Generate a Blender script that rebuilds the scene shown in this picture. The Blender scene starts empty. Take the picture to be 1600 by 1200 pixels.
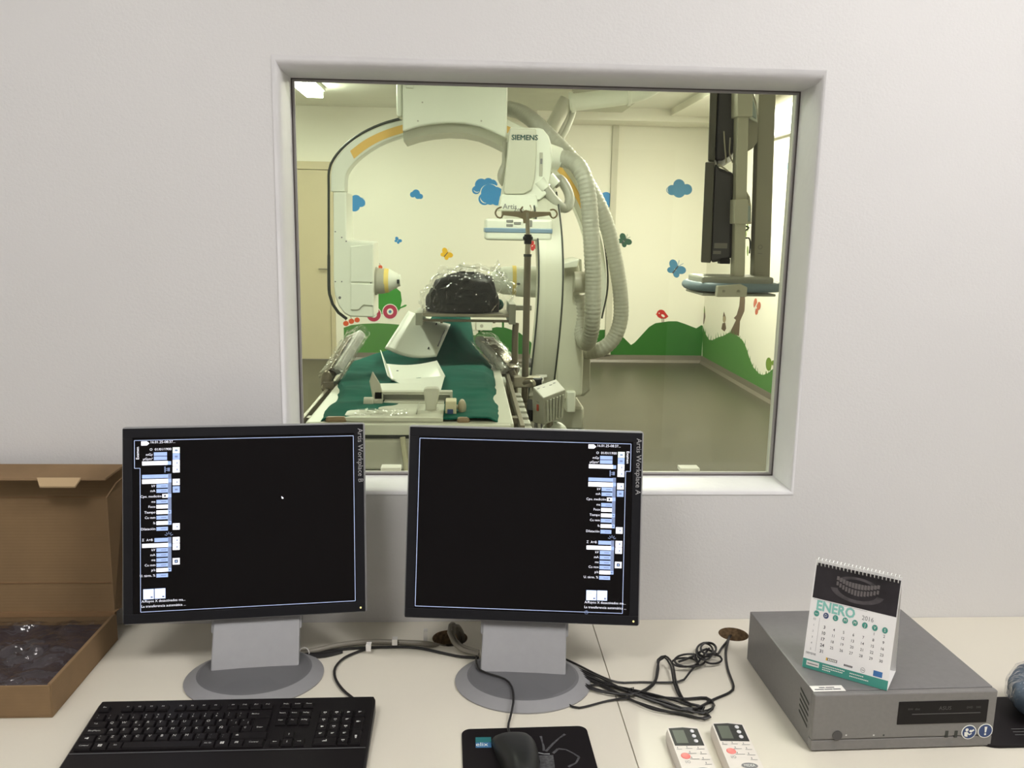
import bpy, bmesh, math, random
from mathutils import Vector, Matrix, noise
from mathutils.geometry import tessellate_polygon
random.seed(7)
C = bpy.context.scene.collection
PI = math.pi

# ------------------------------------------------------------------ camera, world, lights, exposure
F_PX = 1340.0
YAW, PITCH, ROLL = math.radians(3.26), math.radians(10.33), math.radians(1.0)
EYE = Vector((0, 0, 1.523))
def cam_axes():
    cy, sy, cp, sp = math.cos(YAW), math.sin(YAW), math.cos(PITCH), math.sin(PITCH)
    Fw = Vector((sy*cp, cy*cp, -sp)); Rt = Vector((cy, -sy, 0)); Up = Rt.cross(Fw)
    c, s = math.cos(ROLL), math.sin(ROLL)
    return Fw, c*Rt + s*Up, -s*Rt + c*Up
FW, RT, UP = cam_axes()
cam_d = bpy.data.cameras.new('camera'); cam = bpy.data.objects.new('camera', cam_d); C.objects.link(cam)
cam_d.sensor_fit = 'HORIZONTAL'; cam_d.sensor_width = 36; cam_d.lens = 36*F_PX/1600; cam_d.clip_start = .05; cam_d.clip_end = 60
M3 = Matrix((RT, UP, -FW)).transposed()
cam.matrix_world = Matrix.Translation(EYE) @ M3.to_4x4()
bpy.context.scene.camera = cam

sc = bpy.context.scene
w = bpy.data.worlds.new('world'); sc.world = w; w.use_nodes = True
w.node_tree.nodes['Background'].inputs[0].default_value = (.9, .93, 1, 1)
w.node_tree.nodes['Background'].inputs[1].default_value = .05
sc.view_settings.view_transform = 'Standard'; sc.view_settings.look = 'None'
sc.view_settings.gamma = 1; sc.view_settings.use_curve_mapping = False
sc.view_settings.exposure = 0.0
sc.cycles.max_bounces = 10; sc.cycles.transparent_max_bounces = 16; sc.cycles.diffuse_bounces = 5
sc.cycles.sample_clamp_indirect = 6; sc.cycles.caustics_reflective = False; sc.cycles.caustics_refractive = False

# light strengths (W) of the ceiling lamps built below: name -> (centre x, y, z, size x, size y, watts, colour)
CONTROL_LAMPS = [((1.15, .35, 2.74), (.6, .6), 18.5, (1, .975, .965)),
                 ((-.75, .15, 2.74), (.6, .6), 10, (1, .97, .94)),]
EXAM_LAMPS = [((-1.42, 7.92, 2.70), (.15, 1.2), 24, (.90, 1, .84)),
              ((-1.30, 4.3, 2.74), (.16, 1.2), 28, (.97, 1, .92)),  # this and the next: unseen lamps added as fill for table and gantry fronts
              ((.75, 4.2, 2.74), (.16, 1.2), 26, (1, .98, .92)),
              ((1.90, 7.25, 2.74), (.16, 1.2), 82, (1, .93, .82))]

# ------------------------------------------------------------------ survey helpers: a pixel of the photo at a known distance, height or side wall -> a point
def ray(px, py): return FW + RT*((px-800)/F_PX) - UP*((py-600)/F_PX)
def P(px, py, Y): d = ray(px, py); return EYE + d*(Y/d.y)
def PZ(px, py, Z): d = ray(px, py); return EYE + d*((Z-EYE.z)/d.z)
def PX(px, py, X): d = ray(px, py); return EYE + d*(X/d.x)

# ------------------------------------------------------------------ materials
MATS = {}
def mat(name, col, rough=.5, metal=0, emit=0, vary=.04, vscale=6, bump=0, bscale=60, coat=0, spec=.5, wave=None, ecol=None):
    if name in MATS: return MATS[name]
    m = bpy.data.materials.new(name); m.use_nodes = True; nt = m.node_tree; N = nt.nodes; L = nt.links
    b = N['Principled BSDF']
    b.inputs['Roughness'].default_value = rough; b.inputs['Metallic'].default_value = metal
    b.inputs['Coat Weight'].default_value = coat; b.inputs['Specular IOR Level'].default_value = spec
    tc = N.new('ShaderNodeTexCoord')
    nz = N.new('ShaderNodeTexNoise'); nz.inputs['Scale'].default_value = vscale; nz.inputs['Detail'].default_value = 4
    L.new(tc.outputs['Object'], nz.inputs['Vector'])
    mp = N.new('ShaderNodeMapRange'); mp.inputs['From Min'].default_value = .3; mp.inputs['From Max'].default_value = .7
    mp.inputs['To Min'].default_value = 1-vary; mp.inputs['To Max'].default_value = 1+vary*.5
    L.new(nz.outputs['Fac'], mp.inputs['Value'])
    mx = N.new('ShaderNodeVectorMath'); mx.operation = 'SCALE'; mx.inputs[0].default_value = col
    L.new(mp.outputs['Result'], mx.inputs['Scale']); L.new(mx.outputs['Vector'], b.inputs['Base Color'])
    if emit:
        b.inputs['Emission Color'].default_value = (*(ecol or col), 1); b.inputs['Emission Strength'].default_value = emit
    if bump or wave:
        if wave:
            t = N.new('ShaderNodeTexWave'); t.inputs['Scale'].default_value = wave; t.bands_direction = 'Z'
            t.inputs['Distortion'].default_value = .3
            o = t.outputs['Fac']
        else:
            t = N.new('ShaderNodeTexNoise'); t.inputs['Scale'].default_value = bscale; t.inputs['Detail'].default_value = 3
            o = t.outputs['Fac']
        L.new(tc.outputs['Object'], t.inputs['Vector'])
        bp = N.new('ShaderNodeBump'); bp.inputs['Strength'].default_value = bump or .2; bp.inputs['Distance'].default_value = .004
        L.new(o, bp.inputs['Height']); L.new(bp.outputs['Normal'], b.inputs['Normal'])
    MATS[name] = m; return m
def glass_mat(name, tint, ior=1.5, rough=0.0, gain=1.0, wrinkle=0, wscale=30):
    if name in MATS: return MATS[name]
    m = bpy.data.materials.new(name); m.use_nodes = True; nt = m.node_tree; N = nt.nodes; L = nt.links
    N.remove(N['Principled BSDF']); out = N['Material Output']
    tr = N.new('ShaderNodeBsdfTransparent'); tr.inputs[0].default_value = (*tint, 1)
    gl = N.new('ShaderNodeBsdfGlossy'); gl.inputs['Roughness'].default_value = rough; gl.inputs['Color'].default_value = (gain, gain, gain, 1)
    fr = N.new('ShaderNodeFresnel'); ge = N.new('ShaderNodeNewGeometry'); mr = N.new('ShaderNodeMapRange')
    mr.inputs['To Min'].default_value = ior; mr.inputs['To Max'].default_value = 1/ior
    L.new(ge.outputs['Backfacing'], mr.inputs['Value']); L.new(mr.outputs['Result'], fr.inputs[0])
    mx = N.new('ShaderNodeMixShader'); L.new(fr.outputs[0], mx.inputs[0]); L.new(tr.outputs[0], mx.inputs[1]); L.new(gl.outputs[0], mx.inputs[2])
    if wrinkle:
        tc = N.new('ShaderNodeTexCoord'); vo = N.new('ShaderNodeTexNoise'); vo.inputs['Scale'].default_value = wscale; vo.inputs['Detail'].default_value = 2
        vo.inputs['Distortion'].default_value = 1.5; L.new(tc.outputs['Object'], vo.inputs['Vector'])
        bp = N.new('ShaderNodeBump'); bp.inputs['Strength'].default_value = wrinkle; bp.inputs['Distance'].default_value = .02
        L.new(vo.outputs['Fac'], bp.inputs['Height']); L.new(bp.outputs['Normal'], gl.inputs['Normal']); L.new(bp.outputs['Normal'], fr.inputs['Normal'])
    L.new(mx.outputs[0], out.inputs[0]); MATS[name] = m; return m

WALL = mat('white_wall_paint', (.72, .71, .705), .55, bump=.12, bscale=220, vary=.02, vscale=2)
REVEAL = mat('reveal_white_paint', (.80, .79, .80), .45, bump=.25, bscale=35, vary=.04, vscale=9)
EWALL = mat('cream_wall_paint', (.86, .835, .75), .6, bump=.05, bscale=120, vary=.02, vscale=1.5)
CEIL = mat('ceiling_paint', (.80, .79, .72), .7, vary=.02)
EFLOOR = mat('vinyl_floor', (.072, .066, .047), .36, spec=.22, vary=.06, vscale=3, bump=.02, bscale=50)
COVE = mat('vinyl_cove', (.15, .13, .105), .4)
CFLOOR = mat('control_room_floor', (.33, .32, .30), .4)
DESK = mat('cream_laminate', (.73, .69, .585), .38, vary=.02, vscale=5, bump=.02, bscale=300)
CHIP = mat('raw_chipboard', (.22, .14, .07), .9, vary=.5, vscale=160)
SEAMD = mat('desk_edge_dark', (.13, .12, .1), .7)
BLACKP = mat('black_plastic', (.0075, .006, .007), .42, vary=.1, spec=.28)
BEZEL = mat('monitor_bezel_black', (.010, .010, .013), .5, vary=.08, spec=.25)
SCREEN = mat('dark_screen', (.005, .004, .0045), .3, vary=0, spec=.18)
SILVER = mat('silver_grey_plastic', (.33, .33, .34), .42, metal=.25, vary=.03, vscale=60)
SILVERD = mat('dark_grey_stand', (.17, .17, .18), .38, metal=.25, vary=.04)
PCG = mat('grey_painted_steel', (.215, .208, .208), .42, metal=.3, vary=.05, vscale=120, bump=.05, bscale=700)
PCF = mat('grey_front_plastic', (.215, .207, .200), .5, metal=.1, vary=.05, vscale=150)
CARD = mat('corrugated_cardboard', (.235, .150, .075), .85, vary=.12, vscale=14, wave=60, bump=.035)
CARDL = mat('cardboard_inner', (.235, .150, .072), .85, vary=.10, vscale=9, wave=55, bump=.04)
PAPER = mat('white_paper', (.80, .78, .74), .6)
PAPERW = mat('white_card', (.88, .87, .86), .6)
INK = mat('black_ink', (.06, .06, .07), .6)
GINK = mat('grey_ink', (.22, .22, .22), .6)
LGREY = mat('legend_white', (.62, .62, .60), .5, vary=0)
LETTER = mat('bezel_lettering', (.42, .42, .43), .5, vary=0)
TEAL = mat('teal_print', (.06, .31, .25), .5)
NAVY = mat('navy_print', (.03, .06, .17), .45)
BLUEP = mat('blue_print', (.05, .17, .42), .5)
REDB = mat('coral_button', (.95, .25, .22), .4)
REMW = mat('remote_white_plastic', (.75, .70, .64), .4)
LCD = mat('remote_lcd', (.10, .115, .09), .3, spec=.3)
CABLE = mat('black_cable', (.013, .012, .012), .4)
GCABLE = mat('grey_cable', (.22, .20, .16), .5)
EQW = mat('equipment_white', (.78, .80, .72), .32, vary=.015)
EQW2 = mat('equipment_warm_white', (.57, .57, .48), .38, vary=.02)
EQG = mat('equipment_grey', (.44, .43, .36), .4, vary=.03)
HOSE = mat('grey_corrugated_hose', (.40, .40, .345), .42, vary=.03)
RUB = mat('black_rubber_belt', (.03, .035, .03), .5)
YEL = mat('amber_guide_track', (.80, .50, .12), .5, vary=.03)
YELL = mat('yellow_band', (.85, .66, .20), .5)
STEEL = mat('brushed_steel', (.42, .38, .30), .3, metal=.85, vary=.08, vscale=30)
STEELD = mat('dull_steel', (.22, .19, .14), .38, metal=.7, vary=.08)
TANP = mat('tan_plastic', (.40, .32, .21), .5)
GREEN = mat('green_drape', (.001, .088, .062), .9, spec=.15, vary=.18, vscale=7, bump=.35, bscale=14)
BAGB = mat('black_leather', (.006, .005, .005), .5, vary=.2, spec=.25, bump=.6, bscale=25)
DOOR = mat('door_beige', (.60, .52, .36), .45, vary=.02)
DGRN = mat('dark_green_decal', (.02, .13, .015), .5, vary=.03, vscale=1)
MGRN = mat('mid_green_decal', (.075, .22, .05), .5, vary=.03, vscale=1)
LGRN = mat('leaf_green_decal', (.04, .26, .03), .5, vary=.03)
OLIV = mat('olive_green_decal', (.16, .27, .03), .5)
BLUD = mat('sky_blue_decal', (.03, .24, .58), .5, vary=.02)
BLUT = mat('slate_blue_decal', (.06, .22, .40), .5, vary=.02)
DKGD = mat('bottle_green_decal', (.02, .09, .06), .5)
YELD = mat('yellow_decal', (.85, .50, .02), .5)
REDD = mat('red_decal', (.50, .02, .02), .5)
PINKD = mat('raspberry_decal', (.45, .035, .09), .5)
ORGD = mat('orange_red_decal', (.70, .10, .03), .5)
BRND = mat('brown_decal', (.13, .08, .05), .5)
WHTD = mat('white_decal', (.85, .86, .80), .5)
SUSP = mat('suspension_beige', (.62, .59, .46), .42, vary=.02)
SUSPD = mat('suspension_grey', (.40, .375, .29), .42, vary=.02)
DMON = mat('dark_monitor_shell', (.05, .044, .048), .4)
RING = mat('blue_grey_bumper', (.21, .28, .33), .4)
PALEP = mat('pale_blue_panel', (.45, .52, .50), .3)
UI_W = mat('ui_white', (.8, .8, .9), .5, emit=.95, vary=0, ecol=(.93, .95, 1))
UI_B = mat('ui_pale_blue', (.3, .4, .6), .5, emit=.62, vary=0, ecol=(.40, .55, .95))
UI_G = mat('ui_slate', (.2, .25, .4), .5, emit=.25, vary=0, ecol=(.38, .5, .85))
UI_T = mat('ui_text', (.8, .8, .9), .5, emit=.75, vary=0, ecol=(.85, .88, 1))
UI_L = mat('ui_line', (.4, .5, .7), .5, emit=.5, vary=0, ecol=(.50, .60, .95))
UI_Y = mat('ui_pale_yellow', (.7, .8, .7), .5, emit=.8, vary=0, ecol=(.80, .98, .85))
UI_K = mat('ui_dark', (.05, .07, .1), .5, emit=.05, vary=0, ecol=(.3, .4, .6))
FILM = glass_mat('clear_plastic_film', (.93, .93, .93), 1.6, .10)
FILM2 = glass_mat('clear_plastic_wrap', (.96, .96, .955), 1.48, .05, wrinkle=1.0, wscale=26)
LEAD = glass_mat('tinted_lead_glass', (.970, .980, .915), 1.34, 0, 1.0)

# ------------------------------------------------------------------ mesh builder
_txt = {}
def text_geo(s, bold=0):
    if (s, bold) not in _txt:
        cu = bpy.data.curves.new('t', 'FONT'); cu.body = s; cu.size = 1; cu.resolution_u = 2; cu.offset = bold
        o = bpy.data.objects.new('t', cu); C.objects.link(o)
        bpy.context.view_layer.update()
        me = bpy.data.meshes.new_from_object(o.evaluated_get(bpy.context.evaluated_depsgraph_get()))
        vs = [v.co.xy.copy() for v in me.vertices]; fs = [tuple(p.vertices) for p in me.polygons]
        xs = [v.x for v in vs] or [0]
        _txt[(s, bold)] = (vs, fs, min(xs), max(xs))
        bpy.data.objects.remove(o); bpy.data.curves.remove(cu); bpy.data.meshes.remove(me)
    return _txt[(s, bold)]
def catmull(pts, step):
    pts = [Vector(p) for p in pts]; out = []
    ext = [pts[0]*2-pts[1]] + pts + [pts[-1]*2-pts[-2]]
    for i in range(1, len(ext)-2):
        a, b, c, d = ext[i-1:i+3]; n = max(1, int((c-b).length/step))
        for k in range(n):
            t = k/n
            out.append(.5*((2*b) + (c-a)*t + (2*a-5*b+4*c-d)*t*t + (3*b-a-3*c+d)*t**3))
    out.append(pts[-1]); return out
class MB:
    def __init__(s): s.bm = bmesh.new(); s.M = Matrix.Identity(4); s.mats = []; s.cur = 0
    def use(s, m):
        if m not in s.mats: s.mats.append(m)
        s.cur = s.mats.index(m); return s
    def v(s, p): return s.bm.verts.new(s.M @ Vector(p))
    def f(s, vs):
        try: f = s.bm.faces.new(vs); f.material_index = s.cur; return f
        except ValueError: return None
    def box(s, c, d, R=None):
        c = Vector(c); hx, hy, hz = d[0]/2, d[1]/2, d[2]/2; R = R or Matrix.Identity(3)
        q = [s.v(c + R @ Vector((a*hx, b*hy, e*hz))) for a in (-1, 1) for b in (-1, 1) for e in (-1, 1)]
        for i in ((0,1,3,2), (4,6,7,5), (0,4,5,1), (2,3,7,6), (0,2,6,4), (1,5,7,3)): s.f([q[k] for k in i])
        return s
    def bx(s, x0, x1, y0, y1, z0, z1): return s.box(((x0+x1)/2, (y0+y1)/2, (z0+z1)/2), (x1-x0, y1-y0, z1-z0))
    def prism(s, pts, vec):
        vec = Vector(vec); a = [s.v(p) for p in pts]; b = [s.v(Vector(p)+vec) for p in pts]; n = len(a)
        if n > 4:
            for t in tessellate_polygon([[Vector(p) for p in pts]]): s.f([a[i] for i in t]); s.f([b[i] for i in t][::-1])
        else: s.f(a); s.f(b[::-1])
        for i in range(n): s.f([a[i], b[i], b[(i+1) % n], a[(i+1) % n]])
        return s
    def loft(s, rings, cap=True, closed=True):
        R = [[s.v(p) for p in r] for r in rings]; n = len(R[0])
        for i in range(len(R)-1):
            for k in range(n if closed else n-1):
                s.f([R[i][k], R[i][(k+1) % n], R[i+1][(k+1) % n], R[i+1][k]])
        if cap and closed: s.f(R[0][::-1]); s.f(R[-1])
        return s
    def cyl(s, a, b, r, r2=None, n=20): 
        a, b = Vector(a), Vector(b); d = (b-a).normalized(); u = d.orthogonal().normalized(); w = d.cross(u)
        r2 = r if r2 is None else r2
        ring = lambda c, q: [c + u*math.cos(2*PI*i/n)*q + w*math.sin(2*PI*i/n)*q for i in range(n)]
        return s.loft([ring(a, r), ring(b, r2)])
    def lathe(s, a, d, prof, n=24):
        a = Vector(a); d = Vector(d).normalized(); u = d.orthogonal().normalized(); w = d.cross(u)
        return s.loft([[a + d*t + u*math.cos(2*PI*i/n)*r + w*math.sin(2*PI*i/n)*r for i in range(n)] for t, r in prof])
    def tube(s, pts, r, n=8, step=.01, smooth=True, rib=0, pitch=.02, ab=None):
        pts = catmull(pts, step) if smooth else [Vector(p) for p in pts]
        rings = []; T = (pts[1]-pts[0]).normalized(); u = T.orthogonal().normalized(); dist = 0
        for i, p in enumerate(pts):
            t = (pts[min(i+1, len(pts)-1)] - pts[max(i-1, 0)]).normalized()
            u = (u - t*u.dot(t)).normalized(); w = t.cross(u)
            if i: dist += (p-pts[i-1]).length
            q = r(i/(len(pts)-1)) if callable(r) else r
            if rib: q *= 1 + rib*math.cos(2*PI*dist/pitch)
            rings.append([p + u*math.cos(2*PI*k/n)*q + w*math.sin(2*PI*k/n)*q for k in range(n)])
        return s.loft(rings)
    def grid(s, fn, nu, nv):
        G = [[s.v(fn(i/nu, j/nv)) for j in range(nv+1)] for i in range(nu+1)]
        for i in range(nu):
            for j in range(nv): s.f([G[i][j], G[i+1][j], G[i+1][j+1], G[i][j+1]])
        return s
    def ell(s, c, r, n=16, m=10):
        c = Vector(c)
        return s.loft([[c + Vector((r[0]*math.sin(PI*j/m)*math.cos(2*PI*i/n), r[1]*math.sin(PI*j/m)*math.sin(2*PI*i/n), r[2]*math.cos(PI*j/m)))
                        for i in range(n)] for j in [.05]+list(range(1, m))+[m-.05]])
    def text(s, t, size, o, xd=(1,0,0), yd=(0,0,1), align='L', bold=0):
        vs, fs, x0, x1 = text_geo(t, bold); o, xd, yd = Vector(o), Vector(xd), Vector(yd)
        sh = {'L': x0, 'R': x1, 'C': (x0+x1)/2}[align]
        q = [s.v(o + xd*((v.x-sh)*size) + yd*(v.y*size)) for v in vs]
        for f in fs: s.f([q[i] for i in f])
        return s
    def quad(s, o, xd, yd, x0, x1, y0, y1):
        o, xd, yd = Vector(o), Vector(xd), Vector(yd)
        s.f([s.v(o+xd*a+yd*b) for a, b in ((x0, y0), (x1, y0), (x1, y1), (x0, y1))]); return s
    def disc(s, o, xd, yd, x, y, r, ry=None, n=24, a0=0, a1=2*PI):
        o, xd, yd = Vector(o), Vector(xd), Vector(yd); ry = ry or r
        s.f([s.v(o+xd*(x+r*math.cos(a0+(a1-a0)*i/n))+yd*(y+ry*math.sin(a0+(a1-a0)*i/n))) for i in range(n)]); return s
    def build(s, name, m=None, parent=None, smooth=False, bevel=0, solid=0, sub=0, label=None, seg=2, local=False, angle=35):
        if parent is not None and not local:
            s.bm.transform(world_of(parent).inverted())
        big = [f for f in s.bm.faces if len(f.verts) > 4]
        bmesh.ops.triangulate(s.bm, faces=[f for f in big if len(f.verts) > 12])
        bmesh.ops.recalc_face_normals(s.bm, faces=s.bm.faces)
        me = bpy.data.meshes.new(name); s.bm.to_mesh(me); s.bm.free()
        ms = [m] if m is not None and not s.mats else s.mats
        for x in ms: me.materials.append(x)
        o = bpy.data.objects.new(name, me); C.objects.link(o)
        if smooth:
            for p in me.polygons: p.use_smooth = True
            try: me.set_sharp_from_angle(angle=math.radians(angle))
            except Exception: pass
        if solid: q = o.modifiers.new('s', 'SOLIDIFY'); q.thickness = solid; q.offset = 0
        if sub: q = o.modifiers.new('u', 'SUBSURF'); q.levels = q.render_levels = sub
        if bevel:
            q = o.modifiers.new('b', 'BEVEL'); q.width = bevel; q.segments = seg; q.limit_method = 'ANGLE'; q.angle_limit = math.radians(40)
            q.harden_normals = False
        if parent is not None: o.parent = parent
        if label: o['label'] = label
        return o
def world_of(o):
    M = Matrix.LocRotScale(o.location, o.rotation_euler, o.scale)
    return world_of(o.parent) @ M if o.parent else M
def thing(name, label, cat, loc=(0, 0, 0), rotz=0, group=None):
    o = bpy.data.objects.new(name, None); C.objects.link(o); o.empty_display_size = .05
    o.location = loc; o.rotation_euler = (0, 0, rotz); o['label'] = label; o['category'] = cat
    if group: o['group'] = group
    return o
def tag(o, label, cat, group=None):
    o['label'] = label; o['category'] = cat
    if group: o['group'] = group
    return o
def struct(o): o['kind'] = 'structure'; return o
def copy_tree(o, parent=None):
    c = o.copy(); C.objects.link(c)
    if parent is not None: c.parent = parent
    for ch in list(o.children): copy_tree(ch, c)
    return c
def Rz(a): return Matrix.Rotation(a, 3, 'Z')

# ------------------------------------------------------------------ setting: control room
WY = 1.62; XL, XR = -1.75, 1.62; YB = -2.4; ZC = 2.8
W0, W1, WZ1, WZ0 = -.343, .659, 1.523+.292, 1.523-.515   # window opening at the room face
GY = WY+.115                                             # glass
G0, G1, GZ1, GZ0 = -.332, .655, 1.523+.272, 1.523-.508   # opening at the glass
EY = WY+.155                                             # exam side of the wall
m = MB()
m.bx(XL-.1, W0, WY, EY, 0, ZC+.2); m.bx(W1, XR+1.7, WY, EY, 0, ZC+.2)
m.bx(W0, W1, WY, EY, WZ1, ZC+.2); m.bx(W0, W1, WY, EY, 0, WZ0); m.bx(-3.4, XL-.1, WY, EY, 0, ZC+.2)
struct(m.build('wall_front', WALL))
# rounded plaster reveal lining the opening, from room face to glass and to the far face
def rect(x0, x1, z0, z1, y): return [Vector((x0, y, z0)), Vector((x1, y, z0)), Vector((x1, y, z1)), Vector((x0, y, z1))]
m = MB(); rings = []
for k, (t, y) in enumerate([(-.002, WY-.0015), (.0025, WY+.001), (.0075, WY+.008), (.011, WY+.024), (.012, WY+.045), (.0125, GY-.012)]):
    e = t
    fx = 1 if k < 4 else 1
    kk = max(0, e)/.0125
    rings.append(rect(W0+(G0-W0)*kk + min(0, e), W1+(G1-W1)*kk - min(0, e), WZ0+(GZ0-WZ0)*kk + min(0, e), WZ1+(GZ1-WZ1)*kk - min(0, e), y))
rings.append(rect(G0, G1, GZ0, GZ1, GY+.012)); rings.append(rect(G0-.006, G1+.006, GZ0-.006, GZ1+.006, EY+.001))
m.loft(rings, cap=False)
rev = m.build('trim_1', REVEAL, smooth=True, angle=60); struct(rev)
win = struct(thing('window_1', 'wide viewing window of yellowish lead glass in the white wall', 'window', ((G0+G1)/2, GY, GZ0)))
for k in ('label', 'category'): del win[k]
m = MB(); t = .006
m.bx(G0-.002, G0+t, GY-.010, GY-.004, GZ0, GZ1); m.bx(G1-t, G1+.002, GY-.010, GY-.004, GZ0, GZ1)
m.bx(G0+t, G1-t, GY-.010, GY-.004, GZ1-t, GZ1+.002); m.bx(G0+t, G1-t, GY-.010, GY-.004, GZ0-.002, GZ0+t)
m.build('glazing_bead', mat('bead_grey', (.40, .38, .37), .5), win)
m = MB(); t = .0022
m.bx(G0-.002, G0+t, GY-.0125, GY-.0105, GZ0, GZ1); m.bx(G1-t, G1+.002, GY-.0125, GY-.0105, GZ0, GZ1)
m.bx(G0+t, G1-t, GY-.0125, GY-.0105, GZ1-t, GZ1+.002); m.bx(G0+t, G1-t, GY-.0125, GY-.0105, GZ0-.002, GZ0+t)
m.build('sealant_line', mat('sealant_dark', (.10, .085, .08), .6), win)
MB().bx(G0, G1, GY-.004, GY+.004, GZ0, GZ1).build('glass_pane', LEAD, win)
for px0, px1 in ((596, 627), (1060, 1090)):
    a, b = P(px0, 733, GY+.03), P(px1, 733, GY+.03)
    MB().bx(a.x, b.x, GY+.012, GY+.04, GZ0+.0005, GZ0+.0085).build('glazing_block', PAPER, win, bevel=.001)
struct(MB().bx(XL-.1, XL, YB, WY, 0, ZC).build('wall_left', WALL))
struct(MB().bx(XR, XR+.1, YB, WY, 0, ZC).build('wall_right', WALL))
struct(MB().bx(XL-.1, XR+.1, YB-.1, YB, 0, ZC).build('wall_back', WALL))
struct(MB().bx(XL-.1, XR+.1, YB-.1, WY, ZC, ZC+.1).build('ceiling', CEIL))
struct(MB().bx(XL-.1, XR+.1, YB-.1, EY, -.1, 0).build('floor', CFLOOR))
# door in the back wall, dimly mirrored by the viewing window
bd = struct(MB().bx(.55, 1.4, YB, YB+.03, 0, 2.05).build('door_1', mat('back_door_wood', (.30, .24, .17), .5), bevel=.004))
MB().cyl((.65, YB+.03, 1.0), (.65, YB+.07, 1.0), .01).cyl((.65, YB+.07, 1.0), (.78, YB+.07, 1.0), .009).build('door_handle', STEEL, bd)

def lamp(spec, name, label, cat, group=None):
    (x, y, z), (sx, sy), watt, col = spec
    t = thing(name, label, cat, (x, y, z), 0, group)
    zc = ZC
    m = MB(); m.bx(x-sx/2-.02, x+sx/2+.02, y-sy/2-.02, y+sy/2+.02, z+(.012 if ZC-z < .07 else .055), EC+.01 if ZC-z >= .07 else zc-.001)
    m.build('lamp_housing', EQW, t, bevel=.004)
    g = mat('lamp_diffuser_'+name, (.9, .9, .88), .4, emit=9 if z > 2.735 and sx > .3 else (40 if y > 6 else 12), vary=0, ecol=col)
    MB().bx(x-sx/2, x+sx/2, y-sy/2, y+sy/2, z-.004, z+(.012 if ZC-z < .07 else .055)).build('diffuser', g, t, bevel=.003)
    if sx < .3: g.node_tree.nodes['Principled BSDF'].inputs['Base Color'].default_value = (.9, .9, .88, 1)
    ld = bpy.data.lights.new(name+'_light', 'AREA'); ld.shape = 'RECTANGLE'; ld.size = sx; ld.size_y = sy; ld.energy = watt; ld.color = col
    lo = bpy.data.objects.new(name+'_light', ld); C.objects.link(lo); lo.parent = t; lo.location = (0, 0, -.012)
    return t
for i, s_ in enumerate(CONTROL_LAMPS):
    lamp(s_, 'ceiling_lamp', ['square ceiling lamp over the right part of the desk', 'square ceiling lamp over the left part of the desk'][i], 'lamp')

# ------------------------------------------------------------------ setting: exam room
FY = 9.82; EX0, EX1 = -3.3, 2.78; EC = 2.79
struct(MB().bx(EX0-.1, EX1+.1, FY, FY+.1, 0, EC).build('wall_far', EWALL))
struct(MB().bx(EX1, EX1+.1, EY, FY, 0, EC).build('wall_exam_right', EWALL))
struct(MB().bx(EX0-.1, EX0, EY, FY, 0, EC).build('wall_exam_left', EWALL))
struct(MB().bx(EX0-.1, EX1+.1, EY, FY+.1, EC, EC+.1).build('ceiling_exam', CEIL))
struct(MB().bx(EX0-.1, EX1+.1, EY, FY+.1, -.1, 0).build('floor_exam', EFLOOR))
struct(MB().bx(1.628, 1.698, FY-.035, FY, .09, 2.66).build('trim_2', mat('shaded_duct_beige', (.58, .56, .47), .5), bevel=.004))      # vertical duct on the far wall, its shade put into the darker beige
struct(MB().bx(.75, EX1, FY-.45, FY, 2.66, EC).build('trim_3', EWALL))                    # soffit along the far wall
struct(MB().bx(2.17, EX1, EY+.1, FY-.45, 2.72, EC).build('trim_4', EWALL))                # soffit along the right wall
struct(MB().bx(-.50, 1.595, 6.9, 9.05, 2.70, EC).build('trim_5', mat('rail_plate_grey', (.55, .55, .45), .6)))
def cove(name, pts, n):
    m = MB(); rings = []
    for p in pts: rings.append([Vector(p), Vector(p)+Vector(n)*.03, Vector(p)+Vector(n)*.012+Vector((0, 0, .03)), Vector(p)+Vector(n)*.004+Vector((0, 0, .085)), Vector(p)+Vector((0, 0, .085))])
    struct(m.loft(rings).build(name, COVE))
cove('baseboard_far', [(EX0, FY, 0), (EX1, FY, 0)], (0, -1, 0))
cove('baseboard_right', [(EX1, EY+.1, 0), (EX1, FY, 0)], (-1, 0, 0))
# side door of the exam room
dx0, dx1 = P(466, 400, FY).x-.35, P(516, 400, FY).x
d = struct(MB().bx(dx0, dx1, FY-.03, FY, .01, 2.11).build('door_2', DOOR, bevel=.004))
m = MB(); m.bx(dx0-.06, dx1+.05, FY-.045, FY, 2.115, 2.20); m.bx(dx1+.004, dx1+.05, FY-.045, FY, 0, 2.115)
m.build('door_frame', DOOR, d, bevel=.003)
hp = P(508, 420, FY-.05)
MB().cyl((hp.x+.04, FY-.03, hp.z), (hp.x+.04, FY-.07, hp.z), .011).cyl((hp.x+.045, FY-.07, hp.z), (hp.x-.07, FY-.07, hp.z), .009).build('door_handle', STEEL, d, smooth=True)
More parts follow.
